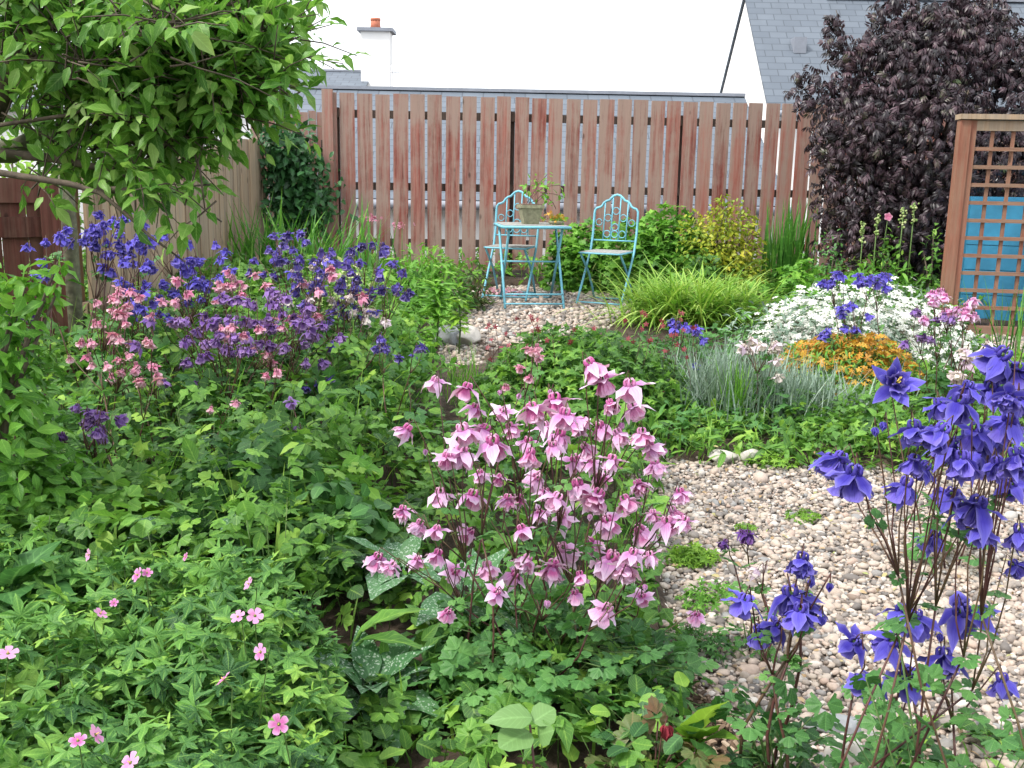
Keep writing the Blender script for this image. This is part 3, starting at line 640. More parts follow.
def table():
    b0 = at(530, 297, 8.1); base = (b0[0], b0[1], GZ(b0[1])+.008); t = thing('garden_table', 'turquoise folding metal table with crossed legs holding a pot', 'table', base); Mz = rot3('Z', R(8))
    def w(pts): return np.asarray(pts, float) @ Mz.T + base
    H_ = .645; a = .265; mb = MB()
    for k in range(9): mb.box((-a+.01, -a+k*.0655, H_-.006), (a-.01, -a+k*.0655+.058, H_+.004), rng.uniform(), M=Mz, P=base)
    part('tabletop', mb, M['blue_rust'], t, False)
    mb = MB(); mb.tube(w([(-a,-a,H_-.012),(a,-a,H_-.012),(a,a,H_-.012),(-a,a,H_-.012),(-a,-a,H_-.012)]), .013, 6); part('rim', mb, M['blue_paint'], t)
    for s in (-1, 1):
        mb = MB(); mb.tube(w([(s*.235, -.25, 0), (s*.235, .22, H_-.02)]), .0105, 7); part('leg', mb, M['blue_paint'], t)
        mb = MB(); mb.tube(w([(s*.21, .25, 0), (s*.21, -.22, H_-.02)]), .0105, 7); part('leg', mb, M['blue_paint'], t)
    for y, z, q in ((-.23, .035, .235), (.23, .035, .21), (-.225, .11, .23), (0, .35, .23)):
        mb = MB(); mb.tube(w([(-q, y, z), (q, y, z)]), .0075, 6); part('stretcher', mb, M['blue_paint'], t)
    return b0, H_
tb0, TH = table()
pp = at(530, 226, 8.1); pz = GZ(tb0[1])+.008+TH+.005; t = thing('plant_pot', 'square stone coloured pot with a thin straggly plant on the table', 'plant pot', (pp[0], pp[1], pz)); P0 = np.array([pp[0], pp[1], pz])
def frus(r0, r1, z0, z1): return T([(-r0,-r0,z0),(r0,-r0,z0),(r0,r0,z0),(-r0,r0,z0),(-r1,-r1,z1),(r1,-r1,z1),(r1,r1,z1),(-r1,r1,z1)], [(0,3,2,1),(4,5,6,7),(0,1,5,4),(1,2,6,5),(2,3,7,6),(3,0,4,7)])
mb = MB(); mb.inst(frus(.058, .085, 0, .125), rot3('Z', .2), P0); part('body', mb, M['pot'], t, False)
mb = MB(); mb.inst(frus(.095, .095, .1255, .15), rot3('Z', .2), P0); part('rim', mb, M['pot'], t, False)
mb = MB(); mb.inst(frus(.082, .08, .1505, .158), rot3('Z', .2), P0); part('soil', mb, M['soilpot'], t, False)
mb = MB(); lf = MB()
for k in range(7):
    e = at(*[(536,180),(548,178),(560,186),(545,195),(566,200),(528,188),(556,208)][k], 8.15+rng.uniform(-.1, .1)); s0 = P0+[rng.uniform(-.05,.05), rng.uniform(-.05,.05), .155]
    ps = [lerp(s0, e, q)+np.array([0, 0, .06*math.sin(q*3)])+rng.normal(0, .008, 3) for q in np.linspace(0, 1, 7)]; mb.tube(ps, .0025, 4)
    for q in range(9):
        c = ps[rng.integers(2, 7)]+rng.normal(0, .025, 3); lf.inst(OVATE_LO, frames(rdir(1), rdir(1)*.5+[0, 0, 1], [rng.uniform(.03, .06)]), c, rng.uniform(.3, 1))
sp = part('stem', mb, M['dark_stem'], t); part('foliage', lf, M['bright'], t)
pp = at(556, 226, 8.05); t = thing('flower_dish', 'small dish of orange flowers at the right end of the table', 'plant pot', (pp[0], pp[1], pz)); P0 = np.array([pp[0], pp[1], pz])
mb = MB(); mb.tube([P0, P0+[0, 0, .03]], [.05, .07], 14); part('bowl', mb, M['pot'], t)
mb = MB(); n = 45; mb.inst(STAR5_LO, frames(rdir(n), rdir(n)+[0, 0, .8], rng.uniform(.012, .02, n)), P0+[0, 0, .05]+rng.normal(0, 1, (n, 3))*[.05, .04, .02], rng.uniform(0, 1, n)); part('blossom', mb, M['orange'], t)
mb = MB(); mb.inst(OVATE_LO, frames(rdir(n), rdir(n)+[0, 0, .8], rng.uniform(.03, .045, n)), P0+[0, 0, .035]+rng.normal(0, 1, (n, 3))*[.045, .035, .012], rng.uniform(0, 1, n)); part('foliage', mb, M['bright'], t)

# ------------------------------------------------------------------ stones
def stone(label, px, py, size, mat, seed, sq=(1, .8, .7), rot=0, z=None, grp=None):
    g_ = ground_at(px, py); d = ICO3.V; r = 1+.22*lump(d, 1.3, seed)+.10*lump(d, 3.1, seed+3)+.03*lump(d, 9, seed+5)
    V = d*r[:, None]; 
    for k in range(7):                                  # flat broken faces
        nrmv = rdir(1)[0]; dd = V @ nrmv; V = V-np.outer(np.maximum(0, dd-.72), nrmv)
    V = (V*sq*size/2) @ rot3('Z', rot).T
    mb = MB(); mb.inst(T(V, (), ICO3.T), np.eye(3), [g_[0], g_[1], g_[2]+size*sq[2]*.32])
    return tagmesh('stone', mb, M[mat], label, 'stone', grp, base=(g_[0], g_[1], g_[2]))
stone('rough grey stone left of the white stone by the patio', 447, 345, .26, 'grey_rock', 1)
stone('white stone with a chipped top at the patio edge', 467, 345, .22, 'white_rock', 2)
stone('pale pinkish stone at the bottom edge of the picture', 842, 760, .105, 'white_rock', 3, (1, .8, .75))
stone('dark grey wedge stone above the pale pinkish stone', 838, 733, .13, 'grey_rock', 4, (1.1, .7, .45))
stone('small cream stone beside the dark wedge stone', 866, 731, .07, 'white_rock', 9, (1, .8, .6))
stone('cream edging stone left of the pair under the silvery grass', 722, 463, .13, 'white_rock', 5, (1.1, .6, .6))
stone('cream edging stone right of the pair under the silvery grass', 748, 464, .12, 'white_rock', 6, (1, .6, .7))
stone('mottled white stone half hidden among the pink columbine stems', 634, 690, .15, 'rock', 7, (1, .8, .8))
stone('pale stone below the right garden chair', 594, 291, .2, 'rock', 8, (1.5, .6, .45))
stone('flat brown stone behind the garden table', 562, 291, .24, 'rock', 10, (1.3, .7, .5))

# ------------------------------------------------------------------ plants: general
def H0(x, y): return float(gh(np.array([[x, y]]))[0])
def dome(n, c, rad, top=.0, power=.5, lumpy=.22, lk=0., zmin=0.0):
    d = rdir(n); d[:, 2] = np.abs(d[:, 2])
    r = rng.uniform(0, 1, n)**power*(1+lumpy*lump(d*1.0, 2.4, lk))
    return np.asarray(c)+d*r[:, None]*np.asarray(rad)+[0, 0, zmin], d
def leafset(mb, tmpl, P, D, size, outw=.7, upw=.8, rnd=.6, droop=.25, tone=None, mat=0, lk=0., tf=4.0, tamp=.3):
    n = len(P); nn = D*outw+rdir(n)*rnd+np.array([0, 0, upw]); dd = D*[1, 1, .3]+rdir(n)*.8-np.array([0, 0, droop])
    s = rng.uniform(size[0], size[1], n)
    if tone is None: tone = np.clip(.44+tamp*1.2*lump(P, tf, lk)+rng.normal(0, .22, n), 0, 1)
    mb.inst(tmpl, frames(dd, nn, s), P, tone, mat); return s
def bush(name, label, cat, px, pytop, Yd, wpx, n, tmpl, size, mat, stemm='bark', group=None, depth=None, nst=10, power=.45, droop=.25, upw=.8, lk=None, zlow=0.0, mats2=None, lumpy=.25):
    c = at(px, pytop, Yd); b = H0(c[0], c[1]); h = c[2]-b; rx = wpx/2/F_*Yd; ry = depth or rx*.8
    t = thing(name, label, cat, (c[0], c[1], b), group); lk = rng.uniform(0, 9) if lk is None else lk
    Pp, D = dome(n, (c[0], c[1], b+zlow), (rx, ry, (h-zlow)*.97), power=power, lk=lk, lumpy=lumpy); Pp[:, 2] += .02
    mb = MB(); leafset(mb, tmpl, Pp, D, size, droop=droop, upw=upw, lk=lk)
    mm = [M[mat]]
    if mats2: leafset(mb, mats2[0], *(lambda q: (Pp[q]+D[q]*.02, D[q]))(rng.choice(n, mats2[2])), mats2[3], mat=1); mm.append(M[mats2[1]])
    part('foliage', mb, mm, t)
    mb = MB()
    for k in range(nst):
        e = Pp[rng.integers(0, n)]; s0 = np.array([c[0], c[1], b])+rng.normal(0, 1, 3)*[rx*.15, ry*.15, 0]; m_ = lerp(s0, e, .55)+[0, 0, .1*h]
        mb.tube([s0-[0, 0, .02], lerp(s0, m_, .5)+rng.normal(0, .01, 3), m_, e], [.012*h+.003, .009*h+.002, .006*h+.002, .002], 5, tone=rng.uniform())
    part('stem', mb, M[stemm], t)
    return t, c, b, h, rx, ry

# ------------------------------------------------------------------ columbine flowers
SEPS = [rowleaf([(0,.07),(.15,.18),(.4,.25),(.62,.21),(.85,.09),(1,.01)], fold=f_, curv=c_, wave=w_) for f_, c_, w_ in ((.12,.3,.3), (.3,.5,-.35), (-.1,.15,.25), (.2,.75,.2), (.35,-.1,-.3))]
SEP = SEPS[0]
SEPF = rowleaf([(0,.07),(.15,.2),(.4,.29),(.62,.24),(.85,.1),(1,.01)], fold=.15, curv=-.15)
PET = rowleaf([(0,.12),(.3,.26),(.65,.36),(.9,.33),(1,.2)], fold=.22, curv=.18, wave=.35)
PETF = rowleaf([(0,.12),(.3,.24),(.65,.34),(.9,.3),(1,.15)], fold=.2, curv=-.22, wave=-.4)
def mflower(kind, sep, pet, var):
    mb = MB(); 
    def ring(tmpl, n, off, r0, z0, el, L, wf, mat, jit=.17, nsign=1):
        for k in range(n):
            a = off+k*2*math.pi/n+rng.normal(0, jit*.6); e = el+rng.normal(0, jit)
            rad = np.array([math.cos(a), math.sin(a), 0]); d = rad*math.cos(e)-np.array([0, 0, 1])*math.sin(e)
            nn = np.array([0, 0, 1.])*math.cos(e)+rad*math.sin(e)
            m = frames([d], [nn*nsign], [L*rng.uniform(.9, 1.08)])[0]*np.array([wf, 1, 1])[None, :]
            mb.inst(SEPS[rng.integers(5)] if tmpl is SEP else tmpl, m, rad*r0+[0, 0, z0], rng.uniform(0, 1), mat)
    if kind == 'open':        # star of five wide sepals over a cup
        ring(SEP, 5, 0, .004, 0, [.12, .35, -.1, .5, .2][var % 5], .042, 1.15, 0)
        ring(PET, 5, .63, .006, -.002, 1.18, .028, 1.15, 1); ring(PET, 5, 0, .004, -.004, 1.3, .025, 1.1, 1)
    elif kind == 'bell':      # drooping, petals as a skirt
        ring(SEP, 5, 0, .004, 0, [.6, .8, .45, 1.0, .3][var % 5], .038, 1.2, 0)
        ring(PETF, 5, .63, .007, -.002, 1.2, .034, 1.25, 1); ring(PET, 5, .1, .005, -.004, 1.3, .03, 1.2, 1)
    elif kind == 'double':
        ring(SEP, 5, 0, .004, 0, [.35, .55, .15, .75, 0][var % 5], .040, 1.2, 0)
        ring(SEP, 5, .6, .006, -.003, .85, .032, 1.1, 0, .15)
        ring(PETF, 6, .2, .006, -.004, 1.1, .030, 1.1, 1, .15); ring(PET, 6, .9, .004, -.006, 1.25, .027, 1.1, 1, .15); ring(PET, 5, .5, .002, -.008, 1.4, .024, 1.0, 1, .1)
    elif kind == 'ruffled':   # many narrow ragged petals
        ring(SEP, 5, 0, .004, 0, .25, .042, .95, 0, .3); ring(SEP, 6, .5, .005, -.003, .6, .034, .85, 0, .3)
        ring(SEP, 7, .2, .005, -.005, .95, .030, .8, 1, .25); ring(PETF, 6, .7, .004, -.006, 1.15, .027, .9, 1, .2); ring(SEP, 6, .9, .003, -.008, 1.35, .024, .8, 1, .15)
    elif kind == 'star':      # facing up and outwards
        ring(SEP, 5, 0, .004, 0, .05, .045, 1.0, 0, .3); ring(SEP, 5, .55, .004, -.003, .4, .036, 1.0, 0, .3); ring(PET, 5, .63, .004, -.002, .8, .024, 1.1, 1); ring(PET, 4, .2, .003, -.002, 1.1, .02, 1.1, 1)
    if kind == 'bud':
        for k in range(5):
            a = k*2*math.pi/5; rad = np.array([math.cos(a), math.sin(a), 0]); m = frames([rad*.28-[0, 0, 1]], [rad+[0, 0, .2]], [.026])[0]*np.array([1.5, 1, 1.4])[None, :]; mb.inst(SEP, m, rad*.003, rng.uniform(), 0)
        mb.inst(T(ICO2.V*[.006, .006, .011], (), ICO2.T), np.eye(3), [0, 0, -.011], .4, 0)
    else:
        for k in range(5):
            a = .63+k*2*math.pi/5; rad = np.array([math.cos(a), math.sin(a), 0])
            mb.tube([rad*.007+[0, 0, -.003], rad*.009+[0, 0, .003], rad*.0095+[0, 0, .008], rad*.007+[0, 0, .0115], rad*.004+[0, 0, .011]], [.0042, .0032, .0022, .0016, .0019], 5, .4, 1)
        for k in range(8): mb.tube([(0, 0, -.006), np.array([rng.normal(0, .0035), rng.normal(0, .0035), -.028])], [.0006, .0011], 3, .5, 2)
    mb.tube([(0, 0, .004), (0, 0, -.004)], [.0022, .004], 6, .5, 3)
    return mb.mesh('flower', [M[sep], M[pet], M['yellow'], M['green_stem']])
FLK = {}
def fmesh(color, kind, v):
    if (color, kind, v) not in FLK:
        sp_, pt_ = {'pink': ('pink_sepal', 'pink_petal'), 'rose': ('rose_sepal', 'rose_petal'), 'blue': ('blue_sepal', 'blue_petal'), 'navy': ('navy_sepal', 'navy_petal'),
                    'violet': ('violet_sepal', 'violet_petal'), 'dark': ('dark_sepal', 'dark_petal'), 'cream': ('cream_sepal', 'cream_petal'), 'bicolor': ('blue_sepal', 'cream_petal')}[color]
        FLK[(color, kind, v)] = mflower(kind, sp_, pt_, v)
    return FLK[(color, kind, v)]
def columbine(label, color, flowers, base, nst, kinds=('bell', 'double', 'open', 'ruffled'), fr=.22, fh=.3, nleaf=60, spread=.08, group=None, stemr=.0028, stemmat='dark_stem', lsize=(.06, .10), bend=.06, leafmat_='columb', outw=.5, lean=(0, 0)):
    """flowers: (x, y, z, scale, kind or None)"""
    bx, by = base; b = H0(bx, by); t = thing('columbine_plant', label, 'flowering plant', (bx, by, b), group); B = np.array([bx, by, b])
    F = np.array([f[:3] for f in flowers]); n = len(F); nst = min(nst, n)
    seeds = F[rng.choice(n, nst, replace=False)]
    for _ in range(4):
        asg = np.argmin(((F[:, None, :]-seeds[None])**2*[1, .5, .6]).sum(-1), 1)
        seeds = np.array([F[asg == k].mean(0) if (asg == k).any() else seeds[k] for k in range(nst)])
    axes = []
    for i, f in enumerate(flowers):
        kind = f[4] or kinds[rng.integers(len(kinds))]
        a = np.array([0, 0, -1.])+rng.normal(0, .32, 3)*[1, 1, .2]+nrm(np.array([F[i][0]-bx, F[i][1]-by, 0])+1e-6)*.25
        if kind == 'star': a = np.array([rng.normal(0, .3), -.9, .35])
        if kind == 'bud': a = np.array([rng.normal(0, .2), rng.normal(0, .2), -1])
        a = nrm(a); axes.append(a)
        me = fmesh(color, kind, int(rng.integers(5)))
        o = link('flower' if kind != 'bud' else 'flower_bud', me, t)
        z = -a; ref = rdir(1)[0]; x = nrm(np.cross(ref, z)); y = np.cross(z, x); s = f[3]
        mw = Matrix(np.stack([x, y, z], -1).tolist()).to_4x4() @ Matrix.Scale(s, 4); mw.translation = Vector(F[i]-B); o.matrix_local = mw
    for k in range(nst):
        q = np.where(asg == k)[0]
        if not len(q): continue
        mb = MB(); lf = MB(); top = F[q].mean(0); hz = F[q, 2].max()-b
        s0 = B+np.array([rng.normal(0, spread), rng.normal(0, spread), -.01])
        fork = lerp(s0, top, .68); fork[2] = b+(F[q, 2].min()-b)*rng.uniform(.68, .85); w1 = lerp(s0, fork, .5)+rng.normal(0, bend, 3)*[.5, .5, .1]
        pts = [s0, lerp(s0, w1, .5)+rng.normal(0, .006, 3), w1, lerp(w1, fork, .5)+rng.normal(0, .006, 3), fork]
        mb.tube(pts, [stemr*1.25, stemr*1.1, stemr, stemr*.9, stemr*.8], 6, tone=rng.uniform())
        for i in q:
            s = flowers[i][3]; a = axes[i]; e = F[i]+[0, 0, .003*s]; pre = F[i]-a*.028*s
            if a[2] > 0: pre = F[i]-a*.03*s
            m_ = lerp(fork, pre, .55)+rng.normal(0, .012, 3)+[0, 0, -.01]
            mb.tube([fork, lerp(fork, m_, .5)+rng.normal(0, .004, 3), m_, lerp(m_, pre, .6), pre, lerp(pre, e, .5)+[0, 0, .003*s], e], [stemr*.75, stemr*.65, stemr*.55, stemr*.5, stemr*.42, stemr*.42, stemr*.5], 5, tone=rng.uniform())
        jn = [fork]+[w1]*(rng.uniform() < .9)+[lerp(w1, fork, .5)]+[lerp(fork, F[i], .5) for i in q if rng.uniform() < .3]
        for c in jn:
            for _ in range(rng.integers(1, 3)):
                d = nrm(rng.normal(size=3)*[1, 1, .4]+[0, 0, .4]); mb.inst(COLUMB if by < 3.2 else COLUMB_LO, frames([d], [[rng.normal(0, .4), rng.normal(0, .4), 1]], [rng.uniform(.025, .055)])[0], c+d*.005, rng.uniform(.2, .9), 1)
        part('stem', mb, [M[stemmat], M[leafmat_]], t)
    if nleaf:
        mb = MB(); P_, D = dome(nleaf, (bx+lean[0], by+lean[1], b+.03), (fr, fr*.9, fh), power=.4, lumpy=.3, lk=rng.uniform(0, 9)); s = leafset(mb, COLUMB if by < 3.2 else COLUMB_LO, P_, D, lsize, outw=outw, upw=1.0, rnd=.45, droop=.1, tf=6)
        for i in range(0, nleaf, 2 if by < 3 else 4): mb.tube([B+rng.normal(0, .02, 3)*[1, 1, 0], lerp(B, P_[i], .5)+[0, 0, .05], P_[i]], [.002, .0016, .0012], 4, .4, 1)
        part('foliage', mb, [M[leafmat_], M['green_stem']], t)
    return t
def cl(cx, cy, rx, ry, n, Yd, s=(.9, 1.1), kind=None):    # flowers of one head, spread round a spot
    out = []
    for _ in range(n):
        a = rng.uniform(0, 2*math.pi); r = math.sqrt(rng.uniform()); p = at(cx+rx*r*math.cos(a), cy+ry*r*math.sin(a), Yd+rng.normal(0, .12)); out.append((*p, rng.uniform(*s), kind))
    return out
def fl(lst, Yd, dj=.08, s=1.0):
    out = []
    for e in lst:
        px, py = e[:2]; sc = s*(e[2] if len(e) > 2 and e[2] else 1)*rng.uniform(.8, 1.12); k = e[3] if len(e) > 3 else None
        p = at(px, py-10*sc, Yd+rng.uniform(-dj, dj)); out.append((*p, sc, k))
    return out

# ---- the pink clump in the middle
PINK = [(435,390,1.1,'open'),(467,398),(407,438,1,'open'),(463,442,1.1,'open'),(462,463,1.15),(493,455,1.2,'open'),(440,503),(473,507,1.2,'open'),(403,518),(420,533),(437,537,.8),(378,567),(392,573,.8),(417,567,.9),(438,563),(455,583,1,'open'),
(487,577,1,'bell'),(515,585,1.15,'open'),(527,568),(547,608,.8,'bud'),(522,537,1,'open'),(508,507,.8),(532,420,1.25,'open'),(555,412,1.15,'open'),(503,420,.8),(510,435),(530,463,1.1),(528,450,1),(553,453,.9),(572,433,1.3,'double'),(600,435,1.1),
(618,443,1,'open'),(642,442,1,'bell'),(590,375,1,'bell'),(603,392,1.1,'open'),(630,397,1.05,'open'),(610,410,.8),(633,418,1.1,'open'),(655,472,1.1,'double'),(575,470,1),(537,488,1.1,'double'),(578,497,1.2,'double'),(598,507,1.1,'double'),(557,508,1.1,'open'),
(600,487,1),(638,493),(562,528,1.1,'open'),(607,533,1.1,'double'),(640,542,1.15,'double'),(667,533,1),(673,520,1),(653,520,.8),(563,562,1.2,'double'),(553,577,1.05,'double'),(580,582,.8,'bell'),(612,572,1.3,'double'),(627,577,1,'double'),(633,562,1,'open'),
(650,563,.7),(642,605,1,'open'),(607,619,1,'bell'),(447,467,1,'open'),(500,485,.8),(545,500,.9),(448,619,.8),(585,455,1),(500,395,.6,'bud'),(480,480,.8),(650,455,.8),(680,500,.9),(685,528,.9),(697,622,.8),(590,552,.9),(475,415,.8),(545,435,1.1,'open'),(520,505,.8),
(565,425,1.1,'open'),(560,445,1.1,'open'),(612,468,1),(625,510,1),(592,470,.9),(485,440,1.0,'open'),(540,520,.9),(470,540,.8),(497,600,.7),(575,600,.7),(550,395,.6,'bud'),(520,400,.6,'bud'),(622,430,.7,'bud'),(665,455,.6,'bud'),(425,455,.6,'bud'),(480,430,.6,'bud'),(590,520,.7,'bud'),(645,590,.6,'bud'),(470,560,.6,'bud')]
pb_ = at(545, 640, 2.3)
columbine('big clump of pale pink columbines in the middle of the front bed', 'pink', fl(PINK, 2.25, .2, 1.03), (pb_[0], pb_[1]), 17, fr=.38, fh=.20, nleaf=380, spread=.10, lsize=(.045, .085), stemr=.0026, bend=.05)
# ---- blue columbines, right foreground
BR = [(895,393,.95,'star'),(875,433,.7,'bud'),(829,467,1,'double'),(854,485,1.1,'bell'),(914,437,1),(914,468,.95),(906,493,1.05,'bell'),(1002,367,1.25,'bell'),(991,397,1.1),(1009,403,1),(959,413,1),(942,440,.9,'bell'),(962,468,1.15,'bell'),(991,443,1.1),(997,470,1),(1017,465,1),
(934,543,1,'bell'),(977,517,1.1,'open'),(984,537,1.05),(951,503,.9),(1014,573,.9),(1019,407,1),(940,412,.9),(925,475,.9),(975,440,1),(1010,430,1),(968,395,.9,'open'),(1018,380,1),(950,455,1),(840,470,1,'double'),(1020,540,.9),(965,520,1),(985,465,1.1),(1012,492,.8),(884,428,.6,'bud'),(932,440,1)]
pb_ = at(968, 640, 1.55)
columbine('tall blue columbine with crowded flower heads against the right edge', 'blue', fl(BR, 1.55, .12, 1.0), (pb_[0], pb_[1]), 7, kinds=('double', 'double', 'ruffled', 'open'), fr=.26, fh=.54, nleaf=100, spread=.11, lsize=(.045, .08), bend=.13, stemr=.0023)
BL = [(902,622,1.1,'double'),(962,627,1.25,'open'),(854,652,1,'open'),(891,654,1.05,'open'),(871,692,1,'double'),(909,689,1.15,'double'),(944,669,1.15,'open'),(1002,689,1),(915,628,.9),(940,640,.6,'bud')]
pb_ = at(925, 740, 1.72)
columbine('lower blue columbine with drooping flowers in the bottom right corner', 'blue', fl(BL, 1.72, .06, 1.2), (pb_[0], pb_[1]), 6, fr=.24, fh=.3, nleaf=90, spread=.05, lsize=(.05, .09))
BM = [(802,570,1,'double'),(744,612,1.1,'open'),(791,609,1.2,'open'),(806,615,1.1,'open'),(777,635,1),(759,640,.9,'bell'),(822,625,.8,'bud'),(812,586,.7,'bud'),(830,590,.7,'bud'),(800,622,1,'double')]
pb_ = at(775, 720, 1.9)
columbine('blue columbine with three joined flowers leaning over the gravel', 'blue', fl(BM, 1.88, .05, 1.15), (pb_[0], pb_[1]), 4, kinds=('ruffled', 'double'), fr=.16, fh=.26, nleaf=50, spread=.04, lsize=(.05, .08), stemr=.0035)
pb_ = at(748, 650, 2.6)
columbine('slender dark violet columbine in front of the gravel', 'dark', fl([(725,548,.9,'double'),(748,542,1,'double'),(742,538,.8)], 2.55, .03, .75), (pb_[0], pb_[1]), 2, fr=.07, fh=.1, nleaf=14, spread=.02, lsize=(.03, .06))
pb_ = at(765, 660, 2.5)
columbine('thin pale pink columbine with one fading flower over the gravel', 'cream', fl([(758,577,.9,'double'),(765,570,.7)], 2.5, .03, .8), (pb_[0], pb_[1]), 1, nleaf=8, fr=.06, fh=.08, spread=.01, lsize=(.03, .06))
# ---- left drifts
def drift(label, color, heads, Yd, bpx, nst, s=(.95, 1.2), fr=.3, fh=.45, nleaf=60, kinds=('double', 'bell', 'open'), spread=.12, lsize=(.07, .11), stemmat='dark_stem'):
    f = []
    for h in heads: f += cl(h[0], h[1], h[2]*1.25+3, h[3]*1.3+3, int(round(h[4]*1.15)), Yd, (s[0]*.84, s[1]*.86))
    p = at(bpx, 400, Yd); return columbine(label, color, f, (p[0], p[1]), nst, kinds, fr, fh, nleaf, spread, 'columbines of the long left bed', .003, stemmat, lsize)
drift('light blue columbine highest of the drift below the fruit tree', 'blue', [(118,232,26,16,15),(95,238,12,8,6),(148,252,24,12,9)], 4.6, 125, 7)
drift('light blue columbine by the brown fence with flowers above purple ones', 'blue', [(205,262,24,18,16),(182,290,26,14,12),(158,240,14,8,5)], 4.8, 190, 7)
drift('light blue columbine in the middle of the drift above rosy ones', 'blue', [(150,303,24,14,14),(128,270,22,14,9)], 4.4, 145, 6)
drift('solitary light blue columbine in front of the red gate', 'blue', [(60,234,12,5,4),(52,272,9,4,3),(40,250,12,8,3)], 4.3, 58, 3, nleaf=30)
drift('violet columbine with broad heads between the two blue drifts', 'violet', [(255,305,28,14,16),(295,318,22,14,13),(225,322,18,14,7)], 4.2, 265, 8)
drift('dark violet columbine below the broad violet heads', 'violet', [(198,327,16,8,6),(270,344,14,5,4),(216,345,14,12,4)], 4.0, 215, 4)
drift('dark blue columbine with a two part head near the grass blades', 'navy', [(276,243,7,5,4),(296,241,9,6,5),(320,255,10,6,4),(255,268,8,5,3),(278,268,9,8,4)], 5.0, 290, 6)
drift('dark blue columbine at the right end of the long bed', 'navy', [(370,252,18,8,7),(345,275,18,12,9),(385,276,16,12,7),(362,300,20,12,7),(400,290,8,8,3)], 4.8, 365, 8)
drift('dark blue columbine in front of pale variegated leaves', 'navy', [(318,290,18,14,9),(345,320,12,14,5),(305,265,10,8,4)], 4.6, 325, 5)
drift('blue and white columbine with pale centres among dark blue ones', 'bicolor', [(360,312,10,6,4),(292,285,16,10,6),(330,268,14,8,4)], 4.7, 318, 5)
drift('pale pink columbine at the foot of the dark blue ones', 'cream', [(375,318,14,7,5),(345,305,10,6,3),(310,300,12,8,3)], 4.5, 350, 4, s=(.9, 1.05))
drift('rosy pink columbine with a dense head left in the bed', 'rose', [(122,300,13,10,9),(104,297,6,4,2),(126,315,6,8,3),(98,318,5,4,2)], 3.9, 115, 4, s=(.75, .95), nleaf=40)
drift('rosy pink columbine with scattered small flowers low in the bed', 'rose', [(116,337,9,4,3),(139,342,8,5,3),(80,345,8,3,2),(72,360,5,3,1),(95,362,10,4,3),(119,353,4,3,1),(134,362,6,6,3),(151,364,7,4,2),(148,377,8,6,4),(115,372,4,5,2)], 3.7, 112, 5, s=(.7, .9), nleaf=40)
drift('rosy pink columbine flowering over the light blue drift', 'rose', [(238,280,14,6,5),(222,277,7,5,3),(212,292,10,6,3)], 4.7, 235, 4, s=(.9, 1.05))
drift('rosy pink columbine below the broad violet heads', 'rose', [(240,330,14,6,5),(276,330,8,4,3),(213,328,5,5,2),(246,347,6,3,2),(247,292,5,4,1)], 4.1, 245, 4, s=(.8, 1), nleaf=30)
drift('deep purple columbine low in the left bed with a long head', 'violet', [(112,423,18,7,7),(88,409,7,7,4),(98,430,8,5,2)], 3.1, 105, 4, s=(.75, .95), fh=.3)
drift('nearly hidden deep purple columbine at the left edge', 'dark', [(55,440,7,5,3),(66,455,5,4,2),(22,315,12,5,4)], 3.1, 52, 2, s=(.7, .85), fh=.3, nleaf=30)
drift('columbine with one pink and purple flower in the left bed', 'rose', [(273,376,5,6,3)], 3.7, 268, 1, s=(.75, .9), fh=.3, nleaf=30)
drift('violet columbine with two small flowers right of the pink one', 'violet', [(286,399,4,2,1),(292,420,4,2,1),(270,432,3,2,1)], 3.5, 284, 2, s=(.7, .85), fh=.3, nleaf=30)
drift('dark blue columbine with flowers spread low above green foliage', 'navy', [(315,381,11,3,4),(332,345,6,3,2),(378,340,7,4,3)], 4.1, 325, 3, s=(.75, .95), fh=.3)
drift('dark blue columbine with drooping buds left of the stones', 'navy', [(420,347,5,4,2),(385,345,4,6,3),(402,352,3,3,1),(418,358,3,3,1)], 4.0, 400, 3, s=(.75, .9), nleaf=20)
drift('small pink columbine standing alone in the green of the left bed', 'rose', [(212,409,3,2,1),(233,397,3,2,1)], 3.5, 215, 1, s=(.6, .75), fh=.3, nleaf=25)
drift('violet blue columbine thinly scattered through the centre of the left bed', 'violet', [(170,335,30,20,6),(240,365,40,22,5),(320,345,30,22,6),(190,380,30,15,3)], 4.0, 235, 5, fh=.35, nleaf=30)
drift('pink columbine thinly scattered among the violet and blue heads', 'rose', [(175,300,22,22,5),(290,300,34,18,6),(340,285,26,16,4),(260,360,26,12,3)], 4.3, 250, 5, fh=.35, nleaf=30)
# ---- right middle
def rdrift(label, color, heads, Yd, bpx, nst, s=(.8, 1), **k):
    f = []
    for h in heads: f += cl(*h, Yd, s)
    p = at(bpx, 400, Yd); return columbine(label, color, f, (p[0], p[1]), nst, ('double', 'bell', 'open'), k.get('fr', .15), k.get('fh', .2), k.get('nleaf', 18), .05, None, .0028)
rdrift('thin stemmed violet blue columbine over the white flowered mound', 'blue', [(826,281,8,4,5),(878,281,11,9,9),(845,273,8,4,4),(857,279,6,6,3)], 5.7, 852, 5, s=(.95, 1.15))
rdrift('short violet blue columbine among the white flowers', 'blue', [(841,311,7,3,3),(850,306,4,4,2),(868,315,4,3,1),(849,328,7,3,3),(824,333,7,4,3)], 5.4, 848, 3, s=(.9, 1.1))
rdrift('pink and lilac columbine in front of the trellis foot', 'pink', [(938,297,10,8,8),(955,312,14,6,9),(968,302,8,5,4),(925,317,8,4,3),(978,315,6,4,2)], 5.0, 948, 6, s=(.85, 1.05))
